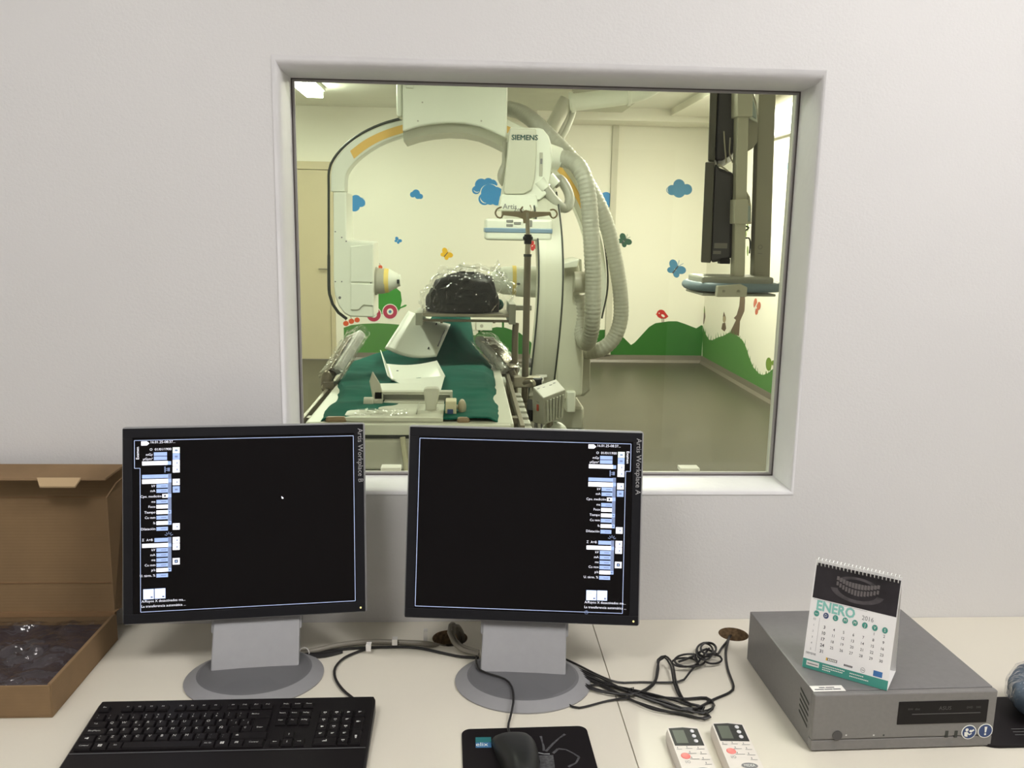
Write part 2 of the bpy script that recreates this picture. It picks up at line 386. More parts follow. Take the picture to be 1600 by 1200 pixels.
# bright high window in the right wall
wz0, wz1, wy0, wy1 = 2.37, 2.60, 6.3, 7.92
w2 = struct(MB().bx(EX1-.03, EX1-.012, wy0, wy1, wz0, wz1).build('window_2', mat('daylit_pane', (.9, .9, .95), .3, emit=6, vary=0, ecol=(.93, .96, 1))))
m = MB(); m.bx(EX1-.04, EX1-.001, wy0-.03, wy0, wz0-.02, wz1+.03); m.bx(EX1-.04, EX1-.001, wy1, wy1+.03, wz0-.02, wz1+.03); m.bx(EX1-.04, EX1-.001, wy0, wy1, wz0-.02, wz0); m.bx(EX1-.04, EX1-.001, wy0, wy1, wz1, wz1+.03)
m.build('window_frame', EWALL, w2)
for i, s_ in enumerate(EXAM_LAMPS):
    lamp(s_, 'strip_light', ['long strip light on the exam room ceiling at upper left of the window', 'unseen fill strip light added over the left side of the table, nearer the window',
         'unseen fill strip light added above the instrument pole near the window', 'strip light on the ceiling between the gantry and the right wall'][i], 'lamp', None)
# ------------------------------------------------------------------ desks
DZ = .74; SX = .2622
def plate_with_hole(m, x0, x1, y0, y1, hx, hy, r, z0, z1, top, inner):
    a = r*1.25; n = 48
    sq = []
    for i in range(n):
        t = 2*PI*i/n; c, s_ = math.cos(t), math.sin(t); k = a/max(abs(c), abs(s_)); sq.append((hx+c*k, hy+s_*k))
    for z, flip in ((z1, 0), (z0, 1)):
        m.use(top)
        for q in ((x0, hx-a, y0, y1), (hx+a, x1, y0, y1), (hx-a, hx+a, y0, hy-a), (hx-a, hx+a, hy+a, y1)):
            m.f([m.v(p) for p in ((q[0], q[2], z), (q[1], q[2], z), (q[1], q[3], z), (q[0], q[3], z))])
        for i in range(n):
            j = (i+1) % n; c = lambda k: (hx+r*math.cos(2*PI*k/n), hy+r*math.sin(2*PI*k/n), z)
            m.f([m.v(p) for p in ((*sq[i], z), (*sq[j], z), c(j), c(i))])
    m.use(inner)
    ring = lambda z: [(hx+r*math.cos(2*PI*k/n), hy+r*math.sin(2*PI*k/n), z) for k in range(n)]
    m.loft([ring(z1), ring(z0)], cap=False)
    m.use(top)
    for p in (((x0, y0), (x1, y0)), ((x1, y0), (x1, y1)), ((x1, y1), (x0, y1)), ((x0, y1), (x0, y0))):
        m.f([m.v((*p[0], z0)), m.v((*p[1], z0)), m.v((*p[1], z1)), m.v((*p[0], z1))])
def desk(x0, x1, hx, hy, r, label):
    t = thing('desk', label, 'desk', ((x0+x1)/2, 1.2, 0))
    m = MB(); plate_with_hole(m, x0, x1, .80, WY-.001, hx, hy, r, DZ-.03, DZ, DESK, CHIP); m.build('worktop', None, t)
    MB().bx(x0+.02, x0+.04, .9, 1.55, 0, DZ-.03).build('side_panel', DESK, t); MB().bx(x1-.04, x1-.02, .9, 1.55, 0, DZ-.03).build('side_panel', DESK, t)
    MB().bx(x0+.04, x1-.04, 1.50, 1.515, .30, DZ-.03).build('back_panel', DESK, t)
    return t
h1, h2 = PZ(703, 997, DZ), PZ(1146, 991, DZ)
desk(-1.45, SX-.0009, h1.x, h1.y, .034, 'cream laminate desk under both monitors, keyboard and cardboard box, left of the worktop joint')
desk(SX+.0009, 1.55, h2.x, h2.y, .029, 'cream laminate desk under the grey computer and remotes, right of the worktop joint')

# ------------------------------------------------------------------ monitors
def monitor(label, cx, cy, cz, yaw, tilt, bx_, by_, ui_dx, letter, right):
    t = thing('monitor', label, 'monitor', (bx_, by_, DZ), yaw)
    W, H = .41, .337
    X = Vector((math.cos(yaw), math.sin(yaw), 0)); Nf = Vector((math.sin(yaw), -math.cos(yaw), 0))
    U = Vector((0, 0, 1))*math.cos(tilt) - Nf*math.sin(tilt); Nn = X.cross(U).normalized()   # toward viewer
    c = Vector((cx, cy, cz))
    F4 = (Matrix((X, U, Nn)).transposed()*(.42/.41)).to_4x4(); F4.translation = c
    def mb(): q = MB(); q.M = F4; return q
    q = mb(); q.bx(-W/2, W/2, -H/2, H/2, -.022, -.003); q.build('panel_shell', SILVER, t, bevel=.005, smooth=True)
    q = mb(); q.bx(-.15, .15, -.12, .12, -.055, -.0225); q.build('rear_housing', SILVERD, t, bevel=.012, smooth=True)
    sx0, sx1, sy0, sy1 = -.1865, .1865, -.1495, .1495
    q = mb(); e = .003
    for a in ((-W/2+e, W/2-e, sy1, H/2-e), (-W/2+e, W/2-e, -H/2+e, sy0), (-W/2+e, sx0, sy0, sy1), (sx1, W/2-e, sy0, sy1)): q.bx(a[0], a[1], a[2], a[3], -.004, .001)
    q.build('bezel', BEZEL, t, bevel=.0006)
    q = mb(); q.bx(sx0, sx1, sy0, sy1, -.004, -.0008); s_ = q.build('screen', SCREEN, t)
    # interface drawn on the lit panel: coordinates in metres on the panel, u right, v up
    uo = Vector((0, 0, -.0006)); q = mb(); q.cur = 0
    MM = F4.inverted()
    o0 = (-.376, 1.446, 1.012, math.radians(6.32), math.radians(12.38))
    X0 = Vector((math.cos(o0[3]), math.sin(o0[3]), 0)); N0 = Vector((math.sin(o0[3]), -math.cos(o0[3]), 0)); U0 = Vector((0, 0, 1))*math.cos(o0[4]) - N0*math.sin(o0[4]); NN0 = X0.cross(U0); c0 = Vector(o0[:3])
    def S(px, py):
        d = ray(px, py); k = (c0-EYE).dot(NN0)/d.dot(NN0); r = EYE + d*k - c0; return r.dot(X0), r.dot(U0)
    k = .001074
    def rc(mt, x0, x1, y0, y1, z=0):
        u, v = S((x0+x1)/2, (y0+y1)/2); hw, hh = (x1-x0)/2*k, (y1-y0)/2*k*1.03
        q.use(mt); q.quad((ui_dx, 0, -.0005+z), (1, 0, 0), (0, 1, 0), u-hw, u+hw, v-hh, v+hh)
    def tx(s, x, y, size=.0058, al='R', mt=None, rot=0):
        u, v = S(x, y); q.use(mt or UI_T)
        xd, yd = ((1, 0, 0), (0, 1, 0)) if rot == 0 else (((0, 1, 0), (-1, 0, 0)) if rot > 0 else ((0, -1, 0), (1, 0, 0)))
        yd_ = Vector(yd); q.text(s, size, Vector((u+ui_dx, v, -.0004)) - yd_*size*.33, xd, yd, al)
    def line(p0, p1, wd=.0010, mt=None):
        q.use(mt or UI_L); a, b = Vector((*p0, -.0005)), Vector((*p1, -.0005)); d = (b-a).normalized(); n = Vector((-d.y, d.x, 0))*wd/2
        q.f([q.v(a-n), q.v(b-n), q.v(b+n), q.v(a+n)])
    # border with the tab step
    L_, R_, T_, B_ = (-.1835, .1845, .1450, -.1465)
    if not right:
        st = L_+.0090; ty = T_-.0475
        pl = [(L_, T_), (R_, T_), (R_, B_), (st, B_), (st, ty), (L_, ty), (L_, T_)]
        tx('Examen', 213.2, 708.5, .0068, 'C', UI_W, 1)
    else:
        L_, R_, T_, B_ = (-.1845, .1830, .1460, -.1460)
        st = R_-.0082; ty = T_-.0475
        pl = [(R_, T_), (L_, T_), (L_, B_), (st, B_), (st, ty), (R_, ty), (R_, T_)]
    for a, b in zip(pl, pl[1:]): line(a, b)
    if right:
        q.use(UI_W); q.text('Examen', .0068, (R_-.0072, T_-.0235, -.0004), (0, -1, 0), (1, 0, 0), 'C')
    # patient folder mark
    rc(UI_W, 219, 228, 690, 696.5); q.use(UI_W); u, v = S(228, 693.2); q.f([q.v((u+ui_dx, v+.0033, -.0005)), q.v((u+ui_dx, v-.0033, -.0005)), q.v((u+ui_dx+.004, v, -.0005))])
    tx('16.01.25-08:37...', 272, 690.5, .0062); tx('O  01/01/1900', 266, 702, .0060)
    tx('mGy', 237, 710.5); rc(UI_B, 239, 259, 707, 712.6); tx('µGym²', 237, 717.3); rc(UI_B, 239, 259, 713.6, 719.2)
    rc(UI_W, 221, 260, 721, 727.2); rc(UI_B, 260, 265.5, 721, 726.5)
    u, v = S(259, 734); q.use(UI_G)
    for a in ((-.004, -.002, -.005, .005), (-.002, .001, .001, .002), (-.002, .001, -.002, -.001), (.001, .005, -.003, .003)): q.quad((u+ui_dx, v, -.0005), (1,0,0), (0,1,0), *a)
    rc(UI_G, 260.5, 266, 741, 820, -.0001)
    rc(UI_B, 221, 260.5, 742, 747.6); rc(UI_W, 221, 260.5, 749, 756); rc(UI_B, 260.5, 266, 748.6, 754)
    rows = [('kV', 759.6, UI_B), ('mA', 767.3, UI_B), ('ms', 784.2, UI_B), ('Foco', 792, UI_W), ('Tiempo', 800.7, UI_W), ('Cu mm', 809, UI_B), ('fs', 817.6, UI_W), ('Dilatación', 826.6, UI_B)]
    rows += [('kV', 859.6, UI_B), ('mA', 867.4, UI_B), ('ms', 875.3, UI_B), ('Cu mm', 883.2, UI_B), ('p/s', 891, UI_W), ('U. térm. %', 899.5, UI_B)]
    for s, y, mt in rows:
        tx(s, 241, y); rc(mt, 243, 260.5, y-2.9, y+2.9)
        if s in ('Tiempo', 'fs', 'p/s'): rc(UI_B, 260.5, 266, y-3.2, y+2.2); rc(UI_K, 262.3, 264.3, y-1.2, y+.2, .0001)
        if mt is UI_B: rc(UI_G, 250, 258, y-.5, y+.6, .0001)
    tx('Cpo. medición', 250.5, 775.5); rc(UI_W, 252, 260.5, 772.3, 778); rc(UI_K, 254.5, 257.5, 773.7, 776.6, .0001); rc(UI_B, 260.5, 266, 772, 777.5)
    u, v = S(262, 835); q.use(UI_G)
    for a in range(5):
        an = PI*(a+.5)/5; d = Vector((math.cos(an), math.sin(an), 0)); n = Vector((-d.y, d.x, 0))*.0006; o = Vector((u+ui_dx, v-.003, -.0005))
        q.f([q.v(o+d*.003-n), q.v(o+d*.007-n), q.v(o+d*.007+n), q.v(o+d*.003+n)])
    rc(UI_G, 260.5, 266, 840, 892, -.0001)
    tx('Σ  A+B', 237, 844); rc(UI_B, 240, 260.5, 841, 847); rc(UI_W, 221, 260.5, 849.6, 855.8); rc(UI_B, 260.5, 266, 849.4, 854.6)
    for y0, y1, mt in ((699.3, 708.4, UI_Y), (708.8, 718.4, UI_B), (718.9, 728.2, UI_W), (728.9, 738.6, UI_W), (748.6, 758.4, UI_W), (760.2, 769.9, UI_B), (818, 828, UI_W), (839.5, 849, UI_W), (849.9, 859.6, UI_W), (872.5, 882.4, UI_W)):
        rc(mt, 268.3, 279, y0, y1); yc = (y0+y1)/2; rc(UI_G, 271.5 if mt is not UI_W else 274, 276, yc-1.2, yc+1.6, .0001)
    rc(UI_K, 271, 276.4, 874.8, 880, .0002); rc(UI_B, 272.6, 274.8, 876.2, 878.6, .0003)
    for x0, x1, y0 in ((222.3, 238.6, 921), (240.2, 256.6, 919.9)):
        rc(UI_B, x0, x1, y0, y0+15.8); rc(UI_W, x0+.6, x1-.6, y0+.6, y0+15.2, .0001); rc(UI_B, x0+2, x1-6, y0+4, y0+5, .0002); rc(UI_G, x1-5, x1-1.5, y0+11, y0+14, .0002)
    tx('A/Rayos X desactivados ma...', 219.5, 940.5, .0060, 'L'); tx('La transferencia automática ...', 219.5, 948.3, .0060, 'L')
    if not right:
        u, v = S(439.5, 775.5); q.use(UI_W)
        q.f([q.v((u+a*.001, v+b*.001, -.0005)) for a, b in ((0, 0), (3.6, -3.2), (3.1, -5.0), (1.9, -4.4), (.6, -4.4))])
    else:
        u, v = S(223, 956.5); q.use(UI_G)
        for i in range(20):
            a0, a1 = 2*PI*i/20, 2*PI*(i+1)/20
            q.f([q.v((u+ui_dx+r*math.cos(a), v+r*math.sin(a), -.0005)) for r, a in ((.0026, a0), (.0032, a0), (.0032, a1), (.0026, a1))])
        q.f([q.v((u+ui_dx+a, v+b, -.0005)) for a, b in ((0, 0), (.0012, .0022), (.0005, .0025), (-.0002, .0024))])
    q.build('interface_graphics', None, s_)
    q = mb(); q.use(LETTER); q.text(letter, .0125, (.1925, .1580 if not right else .1560, .0016), (0, -1, 0), (1, 0, 0), 'L'); q.build('lettering', None, t)
    q = mb(); q.cyl((W/2-.0112, -H/2+.010, .001), (W/2-.0112, -H/2+.010, .002), .0017, n=12); q.build('power_light', mat('standby_led', (.8, .7, .3), .4, emit=.8), t)
    # stand, in the frame of the base (x right, y back, z up)
    B4 = Matrix.Translation((bx_, by_, DZ)) @ Matrix.Rotation(yaw, 4, 'Z')
    def sb(): q = MB(); q.M = B4; return q
    q = sb(); ell = lambda rx, ry, z, dy=0: [Vector((rx*math.cos(2*PI*i/56), dy+ry*math.sin(2*PI*i/56), z)) for i in range(56)]
    q.use(SILVER); q.loft([ell(.1175, .1, 0), ell(.1185, .101, .003), ell(.098, .083, .0125, .003)])
    q.use(SILVERD); q.loft([ell(.0978, .0828, .0126, .003), ell(.093, .078, .0145, .003), ell(.03, .03, .016, .003)])
    q.build('base', None, t, smooth=True, angle=20)
    def slab(hw, f0, f1, dpt, nm, mt, bv):
        q = sb(); (y0, z0), (y1, z1) = f0, f1
        q.prism([(-hw, y0, z0), (-hw, y1, z1), (-hw, y1+dpt, z1+.004), (-hw, y0+dpt, z0)], (2*hw, 0, 0)); q.build(nm, mt, t, bevel=bv)
    slab(.075, (.004, .0135), (.058, .098), .024, 'lower_neck', SILVER, .0025)
    slab(.0785, (.042, .066), (.088, .150), .030, 'upper_neck', SILVER, .0025)
    q = sb(); q.bx(-.04, .04, .105, .14, .13, .30); q.build('hinge_block', SILVERD, t, bevel=.004)
    return t
monitor('left flat monitor with dark screen, lettered Workplace B, controls at its left edge', -.385, 1.481, 1.000, math.radians(6.32), math.radians(12.38), -.362, 1.408, .0016, 'Artis Workplace B', False)
monitor('right flat monitor with dark screen, lettered Workplace A, controls at its right edge', .107, 1.451, 1.003, math.radians(-5.72), math.radians(11.6), .1065, 1.380, .2838, 'Artis Workplace A', True)

# ------------------------------------------------------------------ keyboard
kb = thing('keyboard', 'black full-size keyboard with white legends in front of the left monitor', 'keyboard', (-.577, 1.294, DZ), math.radians(.6))
KW, KD = .437, .192
KM = Matrix.Translation((-.577, 1.294, DZ)) @ Matrix.Rotation(math.radians(.6), 4, 'Z')
def kmb(): q = MB(); q.M = KM; return q
def kz(y): return .026 - .085*y     # top surface height at distance y from the rear edge
q = kmb(); rings = []
def kout(y):
    c = .010
    ins = 0
    return [Vector((ins, -y, 0))]
pts = []
r = .010
for cx, cy, a0 in ((r, -r, PI/2), (KW-r, -r, 0)):
    arc = [(cx+r*math.cos(a0+PI/2*i/5), cy+r*math.sin(a0+PI/2*i/5)) for i in range(6)]
    pts.append(arc)
out2 = pts[1][::1]+pts[0][::1]
poly = out2 + [(0, -KD), (KW, -KD)]
def kring(z0, ins=0):
    res = []
    for x, y in poly:
        xx = min(max(x, ins), KW-ins); yy = min(max(y, -KD+ins), -ins)
        res.append(Vector((xx, yy, z0 if z0 is not None and z0 < .01 else kz(-y) - (0 if ins > .001 else .003))))
    return res
q.loft([kring(.002), kring(None, 0), kring(None, .003)])
case = q.build('case', BLACKP, kb, smooth=True, angle=30)
q = kmb(); q.prism([(.004, -.126, kz(.126)+.0003), (KW-.004, -.126, kz(.126)+.0003), (KW-.004, -.1272, kz(.127)+.0003), (.004, -.1272, kz(.127)+.0003)], (0, 0, .0004)); q.build('palm_rest_seam', SILVERD, kb)
def key(cx, cy, wd, legends, dp=.0148, icon=None):
    q = kmb(); z = kz(cy); q.use(BLACKP); c = lambda s, zz: [Vector((cx+a*(wd/2-s), -cy+b*(dp/2-s), zz-.085*(-b*dp/2))) for a, b in ((-1, -1), (1, -1), (1, 1), (-1, 1))]
    q.loft([c(0, z-.001), c(.0003, z+.002), c(.0016, z+.0046)])
    q.use(LGREY)
    zt = z+.0049; yd = Vector((0, 1, .085)).normalized()
    for s, dx, dy, sz in legends:
        q.text(s, sz, (cx+dx, -cy+dy, zt+.085*dy), (1, 0, 0), yd, 'C')
    if icon:
        for a in icon: q.quad((cx, -cy, zt), (1, 0, 0), yd, *[v*.001 for v in a])
    return q.build('key', None, kb)
rowY = [.026, .048, .0655, .082, .098, .1145]; K = .0181; X0 = .017
def L1(s, sz=.0068): return [(s, -.003, .0004, sz)]
fx = [0, 1.0, 2.0, 3.0, 4.0, 5.5, 6.5, 7.5, 8.5, 10, 11, 12, 13]
for s, x in zip(['Esc', 'F1', 'F2', 'F3', 'F4', 'F5', 'F6', 'F7', 'F8', 'F9', 'F10', 'F11', 'F12'], fx):
    key(.016 if s == 'Esc' else .033+x*K+(.0-.0), rowY[0], .0165, [(s, 0, .0006, .0042)], .012)
NX = .297
for i, s in enumerate(['PrtSc', 'ScrLk', 'Pause']): key(NX+i*K, rowY[0], .0165, [(s, 0, .0006, .0038)], .012)
for i, (a, b) in enumerate(zip('ºI234567890\'¡', 'ª!"·$%&/()=?¿')):
    key(X0+i*K, rowY[1], .0163, [(a if a != 'I' else '1', -.003, -.0045, .0045), (b, -.003, .0015, .0042)])
key(X0+13.5*K, rowY[1], .036, [('Backsp', -.007, -.001, .0042)])
for i, s in enumerate('QWERTYUIOP'): key(X0+(1.5+i)*K, rowY[2], .0163, L1(s) + ([('€', .004, -.0058, .0036)] if s == 'E' else []))
key(X0+.25*K, rowY[2], .0262, [('Tab', -.004, 0, .0042)])
for i, s in enumerate(['^', '*']): key(X0+(11.5+i)*K, rowY[2], .0163, [(s, -.004, 0, .0048), ('[' if i == 0 else ']', .004, -.004, .0042)])
for i, s in enumerate('ASDFGHJKLÑ'): key(X0+(1.8+i)*K, rowY[3], .0163, L1(s))
key(X0+.38*K, rowY[3], .0315, [('BloqMayús', -.002, 0, .0042)])
for i, s in enumerate(['¨', 'Ç']): key(X0+(11.8+i)*K, rowY[3], .0163, L1(s, .0048))
key(X0+13.85*K, rowY[3]-.0085, .0245, [('Enter', .000, -.008, .0042)], .0312)
key(X0+.1*K, rowY[4], .022, [], icon=[(-4, -1, -1, 1), (-1, 1.5, -2, 2)])
key(X0+1.22*K, rowY[4], .0163, [('<', -.003, -.003, .0048), ('>', -.003, .003, .004)])
for i, s in enumerate('ZXCVBNM'): key(X0+(2.22+i)*K, rowY[4], .0163, L1(s))
for i, (a, b) in enumerate(((',', ';'), ('.', ':'), ('-', '_'))): key(X0+(9.22+i)*K, rowY[4], .0163, [(a, -.003, -.004, .005), (b, -.003, .0015, .005)])
key(X0+13.2*K, rowY[4], .053, [], icon=[(-20, -16, -1, 1), (-19, -17, 1, 2)])
for x, wd, s in ((.15, .024, 'Control'), (1.45, .022, None), (2.65, .021, 'Alt'), (6.35, .114, ''), (10.05, .021, 'Alt Gr'), (11.22, .021, None), (12.37, .021, 'M'), (13.75, .030, 'Control')):
    if s is None: key(X0+x*K, rowY[5], wd, [], icon=[(-3, -.3, .2, 2.3), (.1, 2.8, .2, 2.5), (-3, -.3, -2.3, -.2), (.1, 2.8, -2.5, -.2)])
    elif s == 'M': key(X0+x*K, rowY[5], wd, [], icon=[(-2.5, 2.5, 1.6, 2.3), (-2.5, 2.5, .3, 1), (-2.5, 2.5, -1, -.3), (-2.5, -2, -2, 2), (2, 2.5, -2, 2)])
    else: key(X0+x*K, rowY[5], wd, [(s, 0, -.001, .0042)] if s else [])
for r_, ss in ((1, ['Insert', 'Inicio', 'RePág']), (2, ['Supr', 'Fin', 'AvPág'])):
    for i, s in enumerate(ss): key(NX+i*K, rowY[r_], .0163, [(s, -.001, 0, .0038)])
arrow = {'u': [(-.3, .3, -2.5, 2), (-1, 1, .6, 1.3)], 'd': [(-.3, .3, -2.5, 2), (-1, 1, -1.9, -1.2)], 'l': [(-3, 3, -.3, .3), (-2.2, -1.5, -1, 1)], 'r': [(-3, 3, -.3, .3), (1.5, 2.2, -1, 1)]}
key(NX+K, rowY[4], .0163, [], icon=arrow['u'])
for i, s in enumerate('ldr'): key(NX+i*K, rowY[5], .0163, [], icon=arrow[s])
PXX = .362; rnd = random.Random(3)
def ico():
    k = rnd.choice([0, 1, 2, 3])
    return [[(-2.2, 2.2, 1.2, 1.8), (-2.2, 2.2, -.4, .2), (-2.2, -1.6, -.4, 1.8), (1.6, 2.2, -.4, 1.8), (-1, 1, -2.6, -2.1)],
            [(-2.5, -.4, -.4, 1.6), (.1, 2.3, -.4, 1.6), (-1, 1, -2.8, -2.2)], [(-1.8, .5, -1.6, 1.6), (.5, 2.4, -.6, 1.2)],
            [(-2.4, 2.4, .8, 1.5), (-2.4, 1.4, -.3, .4), (-2.4, .4, -1.4, -.7)]][k]
for r_ in range(1, 5):
    for i in range(3): key(PXX+i*K, rowY[r_], .0163, [], icon=ico())
    if r_ in (1,): key(PXX+3*K, rowY[r_], .0163, [], icon=ico())
key(PXX+3*K, rowY[2]+.0085, .0163, [], .0312, icon=[(-3, 1, 1, 4), (1.4, 3, 2, 3)])
key(PXX+3*K, rowY[4]+.0085, .0163, [], .0312, icon=[(-1.6, 1.6, -1, 3), (-1, 1.4, -4, -1.6)])
key(PXX+.5*K, rowY[5], .036, [], icon=[(-4, 3, -2, -.6), (1.2, 2.6, -.6, 2.4), (-2, 0, -.6, .4)])
key(PXX+2*K, rowY[5], .0163, [], icon=ico())
q = kmb()
for i in range(3): q.quad((NX+i*K, -.018, kz(.018)+.0004), (1, 0, 0), (0, 1, .085), -.0016, .0016, -.001, .001)
q.build('indicator_lights', SILVERD, kb)
# ------------------------------------------------------------------ helper for cables lying on the desk, traced on the photo and laid at cable height
def laid(pts, z=DZ+.0035, lift=None):
    o = []
    for i, p in enumerate(pts):
        zz = z + (p[2] if len(p) > 2 else 0); o.append(PZ(p[0], p[1], zz))
    return o
MB().tube(laid([(553, 1092), (536, 1078), (524, 1060), (524, 1043), (538, 1028), (560, 1018), (575, 1013)]), .0024, n=8).build('cable', CABLE, kb, smooth=True)

# ------------------------------------------------------------------ mouse pad and mouse
pad = thing('mouse_pad', 'black rounded mouse pad printed with a pale hand skeleton, before the right monitor', 'mouse pad', (.1, 1.14, DZ))
def rrect(x0, x1, y0, y1, r, z, n=8):
    o = []
    for cx, cy, a in ((x1-r, y1-r, 0), (x0+r, y1-r, PI/2), (x0+r, y0+r, PI), (x1-r, y0+r, 1.5*PI)):
        o += [Vector((cx+r*math.cos(a+PI/2*i/n), cy+r*math.sin(a+PI/2*i/n), z)) for i in range(n+1)]
    return o
PMt = Matrix.Translation((.1015, 1.135, 0)) @ Matrix.Rotation(math.radians(1.3), 4, 'Z')
q = MB(); q.M = PMt; q.loft([rrect(-.099, .099, -.105, .103, .014, DZ+.0003), rrect(-.099, .099, -.105, .103, .014, DZ+.003)]); q.build('pad', mat('pad_black', (.007, .005, .006), .7, spec=.2), pad)
q = MB(); q.use(mat('pad_logo_teal', (.02, .16, .17), .5))
a = PZ(743, 1152, DZ+.0032); b = PZ(768, 1168, DZ+.0032)
q.quad((0, 0, DZ+.0032), (1, 0, 0), (0, 1, 0), a.x, b.x, (a.y+b.y)/2, a.y)
q.use(mat('pad_logo_blue', (.05, .17, .35), .5)); q.quad((0, 0, DZ+.0032), (1, 0, 0), (0, 1, 0), a.x, b.x, b.y, (a.y+b.y)/2)
q.use(WHTD); q.text('elix', .0135, (a.x+.0005, b.y+.004, DZ+.0034), (1, 0, 0), (0, 1, 0), 'L'); q.build('printed_logo', None, pad)
q = MB(); q.use(mat('xray_print', (.09, .09, .095), .6, vary=.6, vscale=220))
def strip(pts, ws, z=DZ+.0033):
    pp = [PZ(x, y, z) for x, y in pts]
    for i in range(len(pp)-1):
        d = (pp[i+1]-pp[i]).normalized(); n = Vector((-d.y, d.x, 0)); w0, w1 = ws[i], ws[i+1]
        q.f([q.v(pp[i]-n*w0), q.v(pp[i+1]-n*w1), q.v(pp[i+1]+n*w1), q.v(pp[i]+n*w0)])
strip([(845, 1150), (847, 1158), (849, 1165), (850, 1173)], [.0020, .0011, .0016, .002])
strip([(883, 1147), (874, 1153), (864, 1162), (853, 1174)], [.0022, .0012, .0018, .002])
strip([(864, 1177), (872, 1170), (884, 1171), (896, 1177), (905, 1183), (900, 1192), (888, 1198)], [.0022, .002, .0012, .0012, .0018, .0014, .002])
strip([(853, 1180), (855, 1190), (855, 1204)], [.011, .0105, .0115])
q.use(mat('xray_print_light', (.30, .31, .32), .6)); strip([(841, 1176), (850, 1178), (859, 1178)], [.0014, .001, .0014])
q.build('printed_hand', None, pad)
ms = thing('mouse', 'black wired computer mouse resting on the mouse pad', 'mouse', (.068, 1.165, DZ+.003))
mc = PZ(801, 1146, DZ+.02)
q = MB(); rings = []
rows = [(1146.5, 792, 820, .004), (1149, 777, 828, .012), (1153, 768, 833, .017), (1160, 771, 838, .022), (1170, 776, 841, .027), (1180, 781, 843, .031), (1190, 786, 843.5, .034), (1200, 790, 843, .036), (1216, 796, 840, .034), (1230, 803, 835, .026), (1240, 812, 828, .010)]
for y_, xa_, xb_, h in rows:
    zz = DZ+.004+h*.45; A_, B_ = PZ(xa_, y_, zz), PZ(xb_, y_, zz); A_.z = B_.z = DZ+.0035; mid = (A_+B_)/2; hw = (B_.x-A_.x)/2
    rings.append([Vector((mid.x+hw*math.copysign(abs(math.cos(a))**.8, math.cos(a))*(1 if math.sin(a) > -.1 else .9), mid.y, DZ+.0035+max(0, math.sin(a))**.7*h)) for a in [2*PI*k/28 for k in range(28)]])
q.loft(rings); q.build('shell', mat('mouse_black', (.020, .021, .020), .42, spec=.35), ms, smooth=True, angle=60)
wl = PZ(800, 1149.5, DZ+.018); MB().cyl((wl.x-.0055, wl.y-.004, DZ+.0125), (wl.x+.0055, wl.y-.004, DZ+.0125), .0085, n=24).build('scroll_wheel', mat('wheel_grey', (.12, .12, .125), .5), ms, smooth=True)
cp = laid([(794, 1137, .004), (797, 1122, .003), (802, 1098, .015), (800, 1074, .016), (789, 1061, .016), (768, 1054, .016), (750, 1047, .015), (745, 1038, .014), (744, 1028, .006), (747, 1020, .002)])
MB().tube([Vector((mc.x, mc.y-.006, DZ+.010))]+cp, .0019, n=8).build('cable', CABLE, ms, smooth=True)

# ------------------------------------------------------------------ air conditioner remotes
def remote(tl, tr, lab, rz, oval):
    a = PZ(*tl, DZ+.022)
    t = thing('remote_control', lab, 'remote', (a.x, a.y, DZ), rz)
    M = Matrix.Translation((a.x, a.y, DZ)) @ Matrix.Rotation(rz, 4, 'Z') @ Matrix.Diagonal((1, 1.52, 1, 1)); wd = .0515; ln = .125
    def rb(): q = MB(); q.M = M; return q
    q = rb(); q.loft([rrect(0, wd, -ln, 0, .006, .0005), rrect(-.0005, wd+.0005, -ln, .0005, .006, .012), rrect(.001, wd-.001, -ln+.001, -.001, .006, .021)]); q.build('body', REMW, t, smooth=True, angle=40)
    z = .0212
    q = rb(); q.use(mat('remote_window_dark', (.014, .013, .015), .4, spec=.25))
    q.loft([[Vector((x, y, zz)) for x, y in ((.0035, -.004), (wd/2, -.0025), (wd-.0035, -.005), (wd-.0035, -.0335), (.0035, -.0335))] for zz in (.0205, z+.0003)]); q.build('display_window', None, t)
    q = rb(); q.use(LCD); q.quad((0, 0, z+.0006), (1, 0, 0), (0, 1, 0), .0075, .0255, -.030, -.0075); q.build('lcd', None, t)
    for k in range(3): 
        q = rb(); q.ell((wd-.0135, -.0095-.0085*k, z+.0006), (.0034, .0028, .0016)); q.build('button', mat('remote_white_button', (.72, .72, .74), .4), t, smooth=True)
    q = rb(); q.ell((.0135, -.0505, z+.0002), (.0072, .0048, .0014)); q.build('power_button', REDB, t, smooth=True, label='coral red power button')
    q = rb(); q.use(GINK); q.text('I/O', .006, (.0135, -.0620, z+.0002), (1, 0, 0), (0, 1, 0), 'C')
    for k, (x, y, ww) in enumerate(((.008, -.0395, .008), (.023, -.0385, .010), (.040, -.0395, .012), (.025, -.0465, .012), (.041, -.0475, .010), (.025, -.0555, .014), (.041, -.0565, .012), (.042, -.064, .010))):
        q.quad((x, y, z+.0002), (1, 0, 0), (0, 1, 0), -ww/2, ww/2, -.00035, .00035)
        q.quad((x-ww/4, y+.0025, z+.0002), (1, 0, 0), (0, 1, 0), -.0006, .0006, -.0012, .0012)
    q.build('legends', None, t)
    q = rb(); q.use(GINK); q.disc((0, 0, z+.0003), (1, 0, 0), (0, 1, 0), .0315, -.0735, .012, .0045)
    q.use(WHTD); q.text('MIDEA', .0055, (.0315, -.0753, z+.0006), (1, 0, 0), (0, 1, 0), 'C'); q.build('maker_plate', None, t)
    return t
remote((1040, 1134), (1092, 1140), 'left white air conditioner remote with coral button, beside the worktop joint', math.radians(-1.0), 0)
remote((1110, 1127), (1156, 1133), 'right white air conditioner remote with oval maker badge, nearer the grey computer', math.radians(-3.0), 1)
